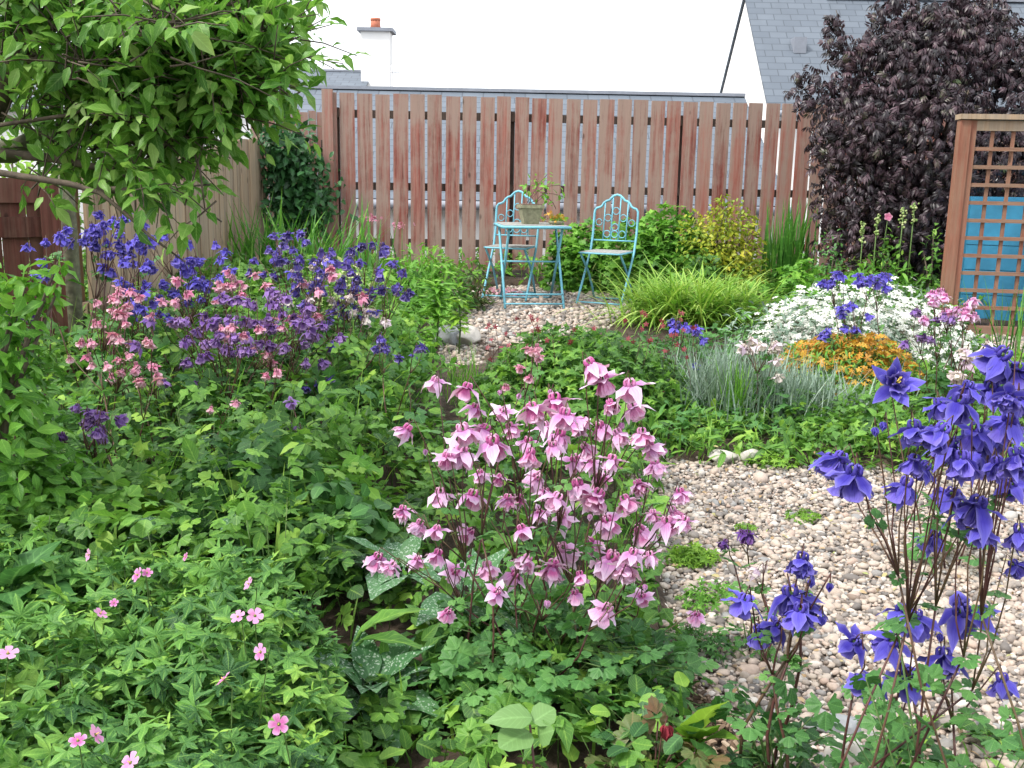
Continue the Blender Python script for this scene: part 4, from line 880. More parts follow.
rdrift('deep violet columbine mixed with the pink one by the trellis', 'violet', [(945,318,8,6,4),(912,311,6,4,2),(928,336,7,4,3),(903,345,6,4,2),(965,357,4,4,1)], 4.9, 935, 4, s=(.8, 1))
rdrift('pale pink columbine standing over the silvery grass', 'cream', [(755,343,8,6,5),(772,346,7,4,3),(745,349,4,3,2),(778,377,3,4,2),(776,362,3,2,1)], 4.7, 765, 3, s=(.95, 1.1))
rdrift('blue columbine at the edge of the golden grass', 'blue', [(672,325,8,5,3),(692,326,8,6,4),(690,365,5,2,1),(700,338,4,2,1)], 5.2, 685, 3, s=(.9, 1.05))
rdrift('rosy columbine in front of the dark flowered mound', 'rose', [(533,349,10,4,4),(540,354,6,3,2),(522,369,4,2,1),(530,375,3,2,1),(503,384,3,2,1)], 3.9, 520, 3, s=(.65, .8))
rdrift('pale pink columbine fading beside the tall blue one', 'cream', [(968,357,10,8,3),(985,345,6,6,2),(1000,358,8,8,3),(955,372,8,5,2),(960,380,8,6,3)], 3.2, 960, 3, s=(.6, .8))

# ------------------------------------------------------------------ undergrowth of the beds
def wpoly(pts): return [tuple(p) for p in pts]
def mass(label, poly, dens, hf, kinds, mat, lo=2.9, seedk=0., name='undergrowth', grass=0):
    a = np.array(poly); lo_, hi_ = a.min(0), a.max(0); n = int((hi_-lo_).prod()*dens)
    p = rng.uniform(lo_, hi_, (n, 2)); p = p[inpoly(p, poly)]; p = p[np.abs(p[:, 0]) < .58*p[:, 1]+.45]
    n = len(p); q3 = np.c_[p, np.zeros(n)]
    h = hf(p)*(1+.28*lump(q3, 6, seedk)+.12*lump(q3, 15, seedk+1)); z = gh(p)+h*rng.uniform(0, 1, n)**.55+.01
    P_ = np.c_[p, z]; zone = lump(q3, 3.2, seedk+5)+.25*rng.normal(size=n)
    mb = MB(); nk = len(kinds); D = rdir(n); D[:, 2] = np.abs(D[:, 2])*.5
    zn = np.argsort(np.argsort(zone))/max(1, n)*nk
    for k, (hi_t, lo_t, size, droop) in enumerate(kinds):
        for near in (True, False):
            m = (zn.astype(int) == k) & ((p[:, 1] < lo) == near)
            if m.any(): leafset(mb, hi_t if near else lo_t, P_[m], D[m], size, outw=.45, upw=1.0, rnd=.5, droop=droop, lk=seedk+k, tf=5)
    if grass:
        j = rng.choice(n, grass); bs = np.c_[p[j], gh(p[j])]; blades(mb, bs, rng.uniform(0, 6.28, grass), rng.uniform(.7, 1.5, grass)*np.maximum(h[j], .12), rng.uniform(.002, .006, grass), rng.uniform(0, .5, grass), rng.uniform(.1, 1.0, grass), tone=rng.uniform(.5, 1, grass))
    st = rng.choice(n, n//7); s = P_[st]
    for i in range(0, len(s), 1):
        b = np.array([s[i, 0]+rng.normal(0, .04), s[i, 1]+rng.normal(0, .04), gh(s[i:i+1, :2])[0]]); mb.tube([b, lerp(b, s[i], .6)+rng.normal(0, .01, 3), s[i]], .0016, 3, rng.uniform(), 1)
    return setting(name, mb, [M[mat], M['green_stem']], 'stuff', smooth=True, label=label)
K_COL = (COLUMB, COLUMB_LO, (.055, .10), .1); K_OV = (OVATE, OVATE_LO, (.05, .09), .2); K_GER = (GERAN, GERAN_LO, (.028, .045), .1); K_RND = (ROUND, OVATE_LO, (.035, .06), .1); K_LAN = (LANCE, LANCE, (.06, .11), .2)
LEFT = wpoly([(-4.5, 7.4), (-1.3, 7.6), (-.85, 6.9), (-.75, 6.0), (-.5, 5.3), (-.35, 4.6), (-.22, 3.9), (-.25, 3.0), (-.2, 2.55), (-.9, 2.35), (-2.2, 2.2), (-4.5, 3)])
def hl(p): return np.clip(.26+.10*(p[:, 0] < -.6)+.04*(p[:, 1] > 4)-.12*(p[:, 0] > -.45), .1, .5)
mass('mixed green foliage filling the long left bed below the columbines', LEFT, 760, hl, [K_COL, K_OV, K_COL, K_GER, K_COL, K_RND], 'mixed', seedk=1, grass=700)
MID = wpoly([(-.9, 2.3), (-.2, 2.5), (-.25, 3.0), (-.2, 4.0), (-.3, 4.9), (.2, 4.4), (.55, 4.35), (.6, 3.8), (.5, 3.2), (.42, 2.7), (.45, 2.3), (.35, 1.75), (.3, 1.3), (-.35, 1.3), (-.45, 1.8)])
def hm(p): return np.clip(.12+.05*lump(np.c_[p, p[:, 0]*0], 4)+.06*(p[:, 1] > 3), .04, .3)
mass('low green ground plants around and behind the pink columbines', MID, 900, hm, [K_RND, K_COL, K_GER, K_RND, K_OV], 'mixed', lo=2.7, seedk=4, grass=250)
RM = gpoly([(770,462),(905,470),(1060,478),(1060,380),(960,352),(880,372),(830,385),(800,400)])
mass('fresh green low plants between the orange flowers and gravel', RM, 900, lambda p: np.full(len(p), .11), [K_GER, K_RND, K_COL, K_RND], 'mixed', seedk=8, grass=160)
BK = gpoly([(250,262),(500,258),(640,275),(930,272),(1010,300),(960,345),(760,348),(660,335),(640,292),(560,288),(420,293),(385,305),(300,300)])
mass('green foliage along the foot of the slatted fence', BK, 260, lambda p: np.full(len(p), .2), [K_GER, K_RND, K_COL, K_LAN], 'bright', seedk=11, grass=200)
MR = gpoly([(600,470),(680,462),(700,440),(760,452),(830,440),(830,380),(760,345),(700,345),(640,350),(600,400)])
mass('fine grey green and green ground plants around the silvery grass', MR, 700, lambda p: np.full(len(p), .10), [K_GER, K_RND, K_LAN, K_GER], 'columb', seedk=14)
PB = gpoly([(385,300),(440,294),(452,325),(468,345),(440,350),(430,380),(470,400),(380,400),(330,340)])
mass('loose low green plants along the left edge of the patio', PB, 600, lambda p: np.full(len(p), .13), [K_GER, K_RND, K_LAN, K_COL], 'bright', seedk=17)
RB = wpoly([(.75, 1.95), (1.0, 2.25), (1.5, 2.1), (1.6, 1.2), (.5, 1.2), (.45, 1.8)])
mass('low leafy plants along the near edge of the gravel in the bottom right corner', RB, 330, lambda p: np.full(len(p), .07), [K_GER, K_COL, K_RND, K_COL], 'mixed', seedk=31, grass=30)
ST = gpoly([(610,474),(700,466),(790,472),(900,480),(960,476),(960,440),(790,428),(700,425),(640,430)])
mass('short bright green ground plants at the top edge of the gravel path', ST, 1100, lambda p: np.full(len(p), .07), [K_GER, K_RND, K_GER, K_LAN], 'mixed', seedk=21, grass=160)
# fallen petals and dead leaf bits on the gravel and ground
mb = MB(); p = fillpoly(PATH, .075); p = p[(p[:, 1] > 1.8) & (np.abs(p[:, 0]) < .6*p[:, 1])]; n = len(p); mb.inst(OVATE_LO, frames(rdir(n)*[1, 1, .2], rdir(n)*.5+[0, 0, 1], rng.uniform(.01, .028, n)), np.c_[p, gh(p)+.045], rng.uniform(0, 1, n))
setting('leaf_litter', mb, leafmat('litter', [(.12,.08,.05), (.30,.19,.10), (.42,.30,.18), (.30,.34,.12)], .1, .8), 'stuff', smooth=True, label='dry leaf bits and bracts scattered on the gravel path')
# small patches in the gravel edge
for label, px, py, r, n, mt in (('low green patch growing alone in the gravel', 803, 523, .07, 90, 'lime'), ('yellow mossy cushion at the gravel edge right of the pink clump', 690, 565, .10, 300, 'lime'), ('small lobed leaf plant spreading on the gravel edge', 712, 608, .13, 130, 'bright'), ('low bluish green plant between bark chips and gravel', 690, 655, .13, 170, 'columb'), ('low leafy plant at the gravel edge below the silvery grass', 690, 450, .16, 160, 'bright'), ('little green tuft in the gravel by the cream stones', 775, 468, .12, 130, 'lime'), ('tiny green seedling patch on the gravel near the slender violet columbine', 745, 533, .05, 40, 'lime')):
    g_ = ground_at(px, py); t = thing('ground_cover_plant', label, 'plant', (g_[0], g_[1], g_[2])); mb = MB(); P_, D = dome(n, (g_[0], g_[1], g_[2]+.015), (r, r*.8, r*.5)); leafset(mb, K_GER[0], P_, D, (.012, .024) if r > .08 else (.012, .02), upw=1.2); part('foliage', mb, M[mt], t)

# ------------------------------------------------------------------ foreground geranium
GP = ground_at(150, 720, .1)
t = thing('geranium_plant', 'wide green geranium with small magenta flowers in the bottom left corner', 'flowering plant', (-.75, 1.75, .0))
GPOLY = wpoly([(-1.7, 2.45), (-1.1, 2.6), (-.62, 2.45), (-.38, 2.1), (-.33, 1.7), (-.3, 1.2), (-1.5, 1.1), (-1.9, 1.6)])
a = np.array(GPOLY); n = 6400; p = rng.uniform(a.min(0), a.max(0), (n, 2)); p = p[inpoly(p, GPOLY)]; n = len(p); q3 = np.c_[p, p[:, 0]*0]
edge = np.clip((-.28-p[:, 0])/.25, 0, 1)**.6*np.clip((2.65-p[:, 1])/.3, .3, 1)
hh = (.36+.045*lump(q3, 9, 2)+.03*lump(q3, 23, 4))*(.35+.65*edge); z = hh*rng.uniform(0, 1, n)**.35+.02
mb = MB(); D = rdir(n); D[:, 2] = np.abs(D[:, 2])*.4; leafset(mb, GERAN, np.c_[p, z], D, (.030, .054), outw=.45, upw=1.0, rnd=.5, droop=.1, lk=3, tf=7, tamp=.2)
st = rng.choice(n, 420)
for i in st:
    b = np.array([p[i, 0]+rng.normal(0, .05), p[i, 1]+rng.normal(0, .05), 0]); mb.tube([b, lerp(b, [*p[i], z[i]], .6), [*p[i], z[i]]], .0014, 4, .5, 1)
# small pointed young leaves on the tips
k = rng.choice(np.where(z > hh*.8)[0], 420); 
for _ in range(4): mb.inst(LANCE, frames(rdir(len(k))*[1, 1, .5]+[0, 0, .5], rdir(len(k))*.4+[0, 0, 1], rng.uniform(.014, .026, len(k))), np.c_[p[k], z[k]+.012], rng.uniform(.75, 1, len(k)), 0)
part('foliage', mb, [M['geran'], M['green_stem']], t)
mb = MB()
for k in range(5):
    a_ = k*2*math.pi/5; mb.inst(rowleaf([(0,.05),(.3,.22),(.65,.36),(.9,.34),(1,.18)], fold=.06, curv=.12), rot3('Z', a_) @ rot3('X', .3)*.0155, [0, 0, 0], .3+.1*k, 0)
mb.tube([(0, 0, -.012), (0, 0, .001)], [.0015, .003], 6, .5, 1); mb.tube([(0, 0, 0), (0, 0, .007)], [.0012, .0006], 5, .5, 2)
gf = mb.mesh('flower', [M['geran_petal'], M['green_stem'], M['yellow']])
for (px, py, s) in [(138,575,1.1),(147,573,.8),(100,614,1),(8,654,1.2),(238,617,1),(255,616,1.1),(261,652,1.05),(224,680,1.05),(279,724,1.1),(95,735,1.1),(78,741,.9),(131,763,1.1),(89,555,1),(249,584,1),(114,603,.6),(186,557,.7)]:
    zt = .44 if py > 560 else .40; c = ground_at(px, py, zt); 
    o = link('flower', gf, t); ax = nrm(np.array([rng.normal(0, .55), rng.uniform(-1, .1), rng.uniform(.35, .9)])); x = nrm(np.cross([0, 1, 0], ax)); y = np.cross(ax, x); mw = Matrix(np.stack([x, y, ax], -1).tolist()).to_4x4() @ Matrix.Rotation(rng.uniform(0, 6), 4, 'Z') @ Matrix.Scale(s, 4); mw.translation = Vector(c-np.array([-.75, 1.75, 0])); o.matrix_local = mw
    mb = MB(); b = c+[rng.normal(0, .03), rng.normal(0, .03)+.03, -.25]; mb.tube([b, lerp(b, c, .5)+[0, .01, 0], c-ax*.02, c-ax*.008], .0012, 4); part('stem', mb, M['green_stem'], t)

# ------------------------------------------------------------------ lungwort with spotted leaves
def rosette(name, label, cat, px, py, Yd, leaves, mat, z0=.03, tmpl=BROAD, wf=1.0):
    c = at(px, py, Yd); b = H0(c[0], c[1]); t = thing(name, label, cat, (c[0], c[1], b)); mb = MB(); B_ = np.array([c[0], c[1], b+z0])
    for (az, el, L, w) in leaves:
        d = np.array([math.cos(R(az))*math.cos(R(el)), math.sin(R(az))*math.cos(R(el)), math.sin(R(el))]); m = frames([d], [[0, 0, 1.]], [L])[0]*np.array([w, 1, 1])[None, :]
        mb.inst(tmpl, m, B_+d*.04, rng.uniform(.2, .9)); mb.tube([B_-[0, 0, .03], B_+d*.05], .004, 4, .5, 0)
    part('foliage', mb, M[mat], t); return t
def rl(n, L=(.12, .18), el=(10, 60)): return [(rng.uniform(0, 360), rng.uniform(*el), rng.uniform(*L), rng.uniform(.7, .9)) for _ in range(n)]
rosette('lungwort_plant', 'white spotted lungwort left of the pink columbine stems', 'plant', 372, 640, 2.2, [(250,25,.19,.85),(290,15,.2,.85),(210,30,.18,.8),(330,20,.18,.8),(160,40,.17,.8),(60,45,.15,.8),(10,35,.15,.8),(110,50,.16,.8),(270,50,.15,.8)]+rl(8), 'pulm', .03)
rosette('lungwort_plant', 'white spotted lungwort behind the magenta geranium', 'plant', 200, 600, 2.75, [(270,72,.2,1.1),(240,60,.2,1),(300,62,.2,1),(200,55,.2,1)]+rl(7, el=(35, 70)), 'pulm', .14)
rosette('lungwort_plant', 'spotted lungwort leaves under the highest pink flowers on the left', 'plant', 400, 545, 2.75, [(260,30,.22,1),(200,40,.2,1)]+rl(7), 'pulm', .08)
rosette('lungwort_plant', 'spotted lungwort low below the middle of the pink clump', 'plant', 470, 620, 2.55, [(300,20,.22,1),(240,25,.2,1)]+rl(6), 'pulm', .10)
rosette('broad_leaf_plant', 'bright lime broad leaved plant in the middle of the left bed', 'plant', 150, 530, 2.95, [(270,55,.17,1.1),(230,45,.17,1),(320,40,.17,1),(180,40,.15,1),(90,60,.14,1),(290,20,.17,1)], 'lime', .16)
rosette('broad_leaf_plant', 'strap leaved bright green plant beside the spotted lungwort', 'plant', 345, 630, 2.3, [(20,35,.17,.5),(345,20,.18,.5),(35,25,.19,.45),(200,30,.15,.45)], 'mixed', .12)
rosette('broad_leaf_plant', 'single lime dock leaf at the bottom edge beside bark chips', 'plant', 690, 765, 1.95, [(300,75,.15,1.2),(270,60,.14,1.2),(310,50,.1,1.1),(230,50,.09,1.1)], 'lime', .07)
# variegated seedling with three big leaves in front of the pink clump
c = at(535, 770, 1.75); t = thing('honesty_plant', 'young plant with three large pale edged leaves before the pink columbines', 'plant', (c[0], c[1], .03))
mb = MB(); lf = MB(); top = at(530, 725, 1.75); b = np.array([c[0], c[1], .0]); mb.tube([b, lerp(b, top, .5)+[.01, 0, 0], top], [.004, .003, .0025], 6, .3); part('stem', mb, M['dark_stem'], t)
for (d, n_, s, px, py) in (((-.9, -.25, .25), (.2, -.5, 1), .085, 532, 718), ((-.8, -.6, .05), (-.2, -.4, 1), .07, 530, 732), ((.35, -.5, .45), (-.5, -.9, .6), .045, 538, 735), ((.7, .3, .4), (0, -.5, 1), .05, 533, 722)):
    lf.inst(BROAD if s > .07 else ROUND, frames([d], [n_], [s])[0]*np.array([1.15, 1, 1])[None, :], at(px, py, 1.75), .85)
part('foliage', lf, leafmat('pale_edged_leaf', [(.09,.2,.06), (.17,.31,.10)], .3, .5), t)
# reddish young columbine bottom centre
rc = at(655, 760, 1.85); t = thing('columbine_plant', 'young columbine with reddish tinted leaves at the bottom centre', 'plant', (rc[0], rc[1], .03)); mb = MB()
P_, D = dome(46, (rc[0], rc[1], .03), (.17, .13, .19), power=.35); leafset(mb, COLUMB, P_, D, (.06, .1), upw=1, rnd=.4); leafset(mb, ROUND, P_[:22]+[0, -.02, .02], D[:22], (.03, .05), upw=1, mat=1)
for i in range(0, 46, 2): mb.tube([(rc[0], rc[1], .02), lerp(np.array([rc[0], rc[1], .03]), P_[i], .5)+[0, 0, .03], P_[i]], .0018, 4, .3, 2)
part('foliage', mb, [M['redtip'], M['columb'], M['dark_stem']], t)
mb = MB(); c = at(667, 725, 1.8); mb.tube([(rc[0], rc[1], .03), c+[-.01, 0, -.03], c+[0, 0, .02], c], .0015, 4); part('stem', mb, M['dark_stem'], t)
o = link('flower_bud', mflower('bud', 'maroon', 'maroon', 0), t); o.location = Vector(c)-Vector((rc[0], rc[1], .03)); o.scale = (1.3,)*3
# mossy fallen branch
a_, b_ = at(725, 768, 1.95), at(772, 742, 2.02); a_[2] = .03; b_ = at(772, 742, 2.03); t = thing('branch', 'short mossy green branch sticking up at the bottom edge', 'branch', (a_[0], a_[1], 0)); mb = MB()
mb.tube([a_-[.05, .05, .02], a_, lerp(a_, b_, .5)+[0, 0, .01], b_], [.012, .012, .010, .009], 8); part('wood', mb, leafmat('moss', [(.16,.26,.07), (.26,.38,.13)], 0, .9), t)
a_, b_ = ground_at(748, 742), at(790, 640, 1.98); t = thing('branch', 'dark woody old stem leaning right below the blue flowers', 'branch', (a_[0], a_[1], 0)); mb = MB(); m_ = at(777, 690, 1.98)
mb.tube([a_-[0, 0, .02], lerp(a_, m_, .5)+[.01, 0, 0], m_, b_], [.0075, .007, .006, .004], 7); part('wood', mb, M['bark'], t)
a_ = ground_at(722, 728); t = thing('branch', 'short dark cut stump of stem among the bark chips', 'branch', (a_[0], a_[1], 0)); mb = MB(); mb.tube([a_-[0, 0, .02], at(729, 705, a_[1]), at(732, 681, a_[1])], [.005, .0045, .004], 6); part('wood', mb, M['bark'], t)

# ------------------------------------------------------------------ middle and far plants
def florets(t, c, b, h, rx, ry, n, me, s, axis=(0, -.4, .9), keep=100, name='blossom', stemh=.05, powr=.15, jz=.02):
    P_, D = dome(n, (c[0], c[1], b), (rx, ry, h), power=powr, lumpy=.12); P_[:, 2] += stemh*rng.uniform(0, 1, n)
    order = np.argsort(P_[:, 1]); P_, D = P_[order], D[order]; mats = list(me.materials)
    B_ = Vector(t['_base'])
    for i in range(min(keep, n)):
        ax = nrm(np.array(axis)+D[i]*.5+rng.normal(0, .25, 3)); x = nrm(np.cross([0, 1, .1], ax)); y = np.cross(ax, x); o = link(name, me, t)
        mw = Matrix(np.stack([x, y, ax], -1).tolist()).to_4x4() @ Matrix.Scale(s*rng.uniform(.8, 1.2), 4); mw.translation = Vector(P_[i])-B_; o.matrix_local = mw
    return P_, D
t, c, b, h, rx, ry = bush('snow_in_summer_plant', 'silvery mound covered in small white flowers right of the golden grass', 'flowering plant', 862, 286, 6.3, 215, 4600, LANCE, (.03, .055), 'silver', 'green_stem', depth=.55, nst=16, power=.4, lumpy=.4, lk=4.4)
mb = MB(); mb.inst(combine([(STAR5_LO, np.eye(3), np.zeros(3))]), np.eye(3), [0, 0, 0], .5, 0); wf = mb.mesh('blossom', [M['white_petal']])
P_, D = florets(t, c, b, h, rx*1.05, ry, 1250, wf, .024, stemh=.10, powr=.3)
mb = MB(); n = len(P_)-100; ax = nrm(np.array([0, -.4, .9])+D[100:]*.5+rng.normal(0, .25, (n, 3))); mb.inst(STAR5_LO, frames(np.cross(ax, rdir(n)), ax, rng.uniform(.018, .029, n)), P_[100:], rng.uniform(0, 1, n)); o = part('blossom', mb, M['white_petal'], t); o['kind'] = 'stuff'
t, c, b, h, rx, ry = bush('snow_in_summer_plant', 'smaller patch of white flowers below the trellis post', 'flowering plant', 950, 322, 5.7, 62, 500, LANCE, (.03, .05), 'silver', 'green_stem', nst=8)
florets(t, c, b, h, rx, ry, 100, wf, .024)
t, c, b, h, rx, ry = bush('spurge_plant', 'mound of orange and yellow bracts in front of the white flowers', 'flowering plant', 852, 330, 5.5, 150, 1700, LANCE, (.03, .05), 'bright', 'green_stem', nst=12, depth=.36)
P_, D = dome(1500, (c[0], c[1], b), (rx*1.02, ry, h), power=.13, lumpy=.2); mb = MB(); leafset(mb, STAR5_LO, P_, D, (.014, .026), upw=1, rnd=.5, tamp=.35, tf=9); o = part('blossom', mb, M['orange'], t); o['kind'] = 'stuff'
t, c, b, h, rx, ry = bush('geranium_plant', 'dense green mound with small dark red flowers in the centre of the garden', 'flowering plant', 582, 334, 4.95, 235, 4600, GERAN_LO, (.028, .046), 'mixed', 'green_stem', depth=.5, nst=16, power=.38, lk=2.2, lumpy=.15)
mb = MB(); mb.inst(STAR5_LO, np.eye(3)*.014, [0, 0, 0], .5, 0); mf = mb.mesh('blossom', [M['maroon']])
B_ = Vector(t['_base'])
for k in range(46):
    px, py = rng.uniform(485, 695), rng.uniform(312, 352) if k < 34 else rng.uniform(345, 400); e = at(px, py, 4.95+rng.uniform(-.35, .15)); s0 = e+[rng.normal(0, .03), .02, -.15]
    mb = MB(); mb.tube([s0, lerp(s0, e, .5)+[.005, 0, 0], e], .0014, 3); part('flower_stem', mb, M['dark_stem'], t)
    for _ in range(rng.integers(1, 3)):
        ax = nrm(rng.normal(0, .5, 3)+[0, -.9, .3]); x = nrm(np.cross([0, 0, 1], ax)); y = np.cross(ax, x); o = link('blossom', mf, t); mw = Matrix(np.stack([x, y, ax], -1).tolist()).to_4x4(); mw.translation = Vector(e+rng.normal(0, .012, 3))-B_; o.matrix_local = mw
bush('leafy_shrub', 'bright green leafy bush behind and right of the right chair', 'shrub', 662, 206, 8.75, 115, 2600, GERAN_LO, (.04, .075), 'bright', 'green_stem', depth=.35, lk=5)
bush('leafy_shrub', 'bright green leafy bush between the table and right chair', 'shrub', 585, 226, 8.95, 90, 1700, GERAN_LO, (.04, .075), 'bright', 'green_stem', depth=.3)
bush('leafy_shrub', 'small dark leaved bush between the green bush and yellow shrub', 'shrub', 700, 250, 8.3, 55, 500, OVATE_LO, (.05, .08), 'mixed', 'green_stem', depth=.25)
bush('yellow_shrub', 'airy yellow green shrub with upright shoots beside the elder', 'shrub', 725, 194, 8.6, 96, 5200, OVATE_LO, (.025, .055), 'yellowbush', 'bark', depth=.3, upw=.3, nst=34, power=.6)
def bladeclump(name, label, cat, px, py, Yd, n, L, wd, mat, r=(.1, .08), lean=(.05, .5), arch=(.2, .8), az=None, group=None):
    c = at(px, py, Yd); b = H0(c[0], c[1]); t = thing(name, label, cat, (c[0], c[1], b), group); mb = MB()
    bs = np.c_[c[0]+rng.normal(0, r[0], n), c[1]+rng.normal(0, r[1], n), np.full(n, b-.01)]
    a_ = rng.uniform(0, 2*math.pi, n) if az is None else rng.normal(*az, n)
    blades(mb, bs, a_, rng.uniform(*L, n), rng.uniform(*wd, n), rng.uniform(*lean, n), rng.uniform(*arch, n), tone=np.clip(rng.normal(.5, .25, n), 0, 1), k=8); part('foliage', mb, M[mat], t); return t
bladeclump('grass_clump', 'golden green arching grass mound in the middle distance', 'grass clump', 690, 300, 7.3, 1250, (.4, .72), (.005, .010), 'gold_grass', (.19, .14), (.3, 1.0), (.8, 1.7))
bladeclump('iris_plant', 'clump of upright dark green sword leaves before the fence', 'plant', 790, 250, 8.7, 90, (.55, .9), (.010, .018), 'iris', (.09, .05), (0, .25), (0, .35))
bladeclump('crocosmia_plant', 'bright green sword leaved clump below the ivy at the left corner', 'plant', 290, 240, 8.0, 240, (.45, .95), (.009, .017), 'iris', (.3, .12), (.05, .5), (.1, .8))
bladeclump('crocosmia_plant', 'green sword leaves growing along the slatted fence behind blue flowers', 'plant', 352, 250, 8.6, 90, (.35, .65), (.008, .014), 'iris', (.22, .08), (.05, .5), (.1, .8))
bladeclump('grass_clump', 'narrow silver green tuft standing upright among silvery plants', 'grass clump', 735, 420, 4.75, 60, (.25, .36), (.003, .005), 'bright', (.04, .03), (0, .3), (0, .4))
bladeclump('carnation_plant', 'blue grey spiky foliage at the left of the gravel edge', 'plant', 725, 400, 4.95, 900, (.2, .42), (.0025, .005), 'silver', (.16, .13), (.05, .75), (0, .5))
bladeclump('carnation_plant', 'blue grey spiky foliage below the orange flowers', 'plant', 790, 410, 4.85, 800, (.16, .34), (.0025, .005), 'silver', (.15, .12), (.1, .9), (0, .5))
bladeclump('lily_plant', 'pale striped leaves under the right garden chair', 'plant', 600, 280, 8.9, 80, (.3, .5), (.007, .012), 'variegated', (.08, .05), (.2, .8), (.5, 1.2))
bladeclump('grass_clump', 'thin green grass tuft beside the grey stone', 'grass clump', 462, 400, 5.0, 60, (.2, .36), (.002, .004), 'bright', (.05, .04), (0, .4), (0, .5))
bladeclump('grass_clump', 'long green blades leaning before the blue bin at the right edge', 'grass clump', 1012, 320, 6.5, 22, (.4, .65), (.004, .007), 'iris', (.08, .05), (0, .4), (0, .6))
def spire(name, label, px, pyt, pyb, Yd, mat='bright', n=60, L=(.09, .15), rtop=.07, stem='green_stem'):
    top = at(px, pyt, Yd); b = H0(top[0], top[1]); t = thing(name, label, 'plant', (top[0], top[1], b)); h = top[2]-b; mb = MB(); q = rng.uniform(.3, 1, n)**.7; a_ = rng.uniform(0, 2*math.pi, n)
    P_ = np.c_[np.full(n, top[0]), np.full(n, top[1]), b+h*q]; d = np.c_[np.cos(a_), np.sin(a_), rng.uniform(-.1, .8, n)]; mb.inst(LANCE, frames(d, rdir(n)*.3+[0, 0, 1], rng.uniform(*L, n)), P_, rng.uniform(.2, 1, n)); part('foliage', mb, M[mat], t)
    mb = MB(); mb.tube([(top[0], top[1], b-.01), (top[0]+.01, top[1], b+h*.5), tuple(top)], .006, 5); part('stem', mb, M[stem], t)
spire('lily_plant', 'green lily shoot with whorled leaves left of the patio', 437, 285, 330, 6.3, n=90)
spire('lily_plant', 'brighter and shorter lily shoot right of the other', 459, 296, 340, 6.2, 'lime', 60, (.07, .12))
bush('variegated_shrub', 'cream and green variegated shrub behind the dark blue columbines', 'shrub', 345, 272, 5.7, 95, 1100, OVATE_LO, (.04, .065), 'variegated', 'bark', depth=.3)
bush('spurge_plant', 'green spurge with yellowish tops left of the patio', 'shrub', 425, 252, 7.6, 95, 1100, LANCE, (.06, .1), 'bright', 'green_stem', depth=.35)
bush('spurge_plant', 'reddish green spurge beside the left garden chair', 'shrub', 470, 266, 7.9, 45, 500, LANCE, (.05, .08), 'redtip', 'green_stem', depth=.2)
bush('leafy_plant', 'bright green leafy clump in front of the elder', 'plant', 880, 258, 7.6, 110, 1300, LANCE, (.05, .1), 'bright', 'green_stem', depth=.35)
bush('leafy_plant', 'light green rounded clump left of the white flowers', 'plant', 805, 262, 7.7, 60, 700, GERAN_LO, (.03, .06), 'bright', 'green_stem', depth=.3)
bush('rose_bush', 'dark green rose bush with one small red bloom before the elder', 'shrub', 893, 222, 7.9, 42, 300, OVATE_LO, (.04, .06), 'mixed', 'bark', depth=.2)
bush('rose_bush', 'climbing rose leaves against the left post of the trellis', 'shrub', 938, 205, 7.5, 22, 260, OVATE_LO, (.04, .06), 'mixed', 'bark', depth=.12, power=.9)
bush('silver_bush', 'small grey green bush at the foot of the elder', 'shrub', 832, 222, 8.0, 48, 420, OVATE_LO, (.025, .045), 'columb', 'bark', depth=.2)
e = at(888, 217, 7.85); t = thing('rose_flower', 'small pinkish red rose bloom before the dark elder', 'flower', tuple(e)); mb = MB()
for r_, n_ in ((.035, 5), (.025, 5), (.014, 4)):
    for k in range(n_): mb.inst(ROUND, frames([[math.cos(k*6.28/n_), -.3+math.sin(k*6.28/n_)*.3, math.sin(k*6.28/n_)+.2]], [[0, -1, .2]], [r_])[0], e, .4)
part('petal', mb, M['rose_sepal'], t)
mb = MB(); mb.tube([e-[0, -.05, .35], e-[0, 0, .01]], .004, 4); part('stem', mb, M['green_stem'], t)
for i, (px, py, ylab) in enumerate(((915, 202, 'tallest pale bud spike before the elder'), (904, 207, 'pale bud spike left of the tallest one before the elder'), (878, 214, 'short pale bud spike left of the rose bloom'), (864, 222, 'lowest pale bud spike before the elder'))):
    e = at(px, py, 7.8); b = H0(e[0], e[1]); t = thing('foxglove_plant', ylab, 'flowering plant', (e[0], e[1], b)); mb = MB(); mb.tube([(e[0], e[1], b), tuple(e)], .005, 5); part('stem', mb, M['green_stem'], t)
    mb = MB(); n = 22; q = rng.uniform(.0, .16, n); mb.inst(T(ICO1.V, (), ICO1.T), frames(rdir(n), rdir(n), rng.uniform(.007, .013, n)), e-np.c_[rng.normal(0, .012, n), rng.normal(0, .012, n), q], rng.uniform(.3, 1, n)); part('flower_bud', mb, M['variegated'], t)
for label, px, py, nn in (('red valerian head highest against the fence left', 370, 218, 26), ('red valerian head lower right of the other by the fence', 402, 226, 18)):
    e = at(px, py, 8.8); b = H0(e[0], e[1]); t = thing('valerian_plant', label, 'flowering plant', (e[0], e[1], b)); mb = MB(); mb.tube([(e[0], e[1], b), tuple(e-[0, 0, .02])], .004, 4); part('stem', mb, M['green_stem'], t)
    mb = MB(); mb.inst(STAR5_LO, frames(rdir(nn), rdir(nn), rng.uniform(.012, .02, nn)), e+rng.normal(0, 1, (nn, 3))*[.045, .02, .012], rng.uniform(0, 1, nn)); part('blossom', mb, M['rose_sepal'], t)
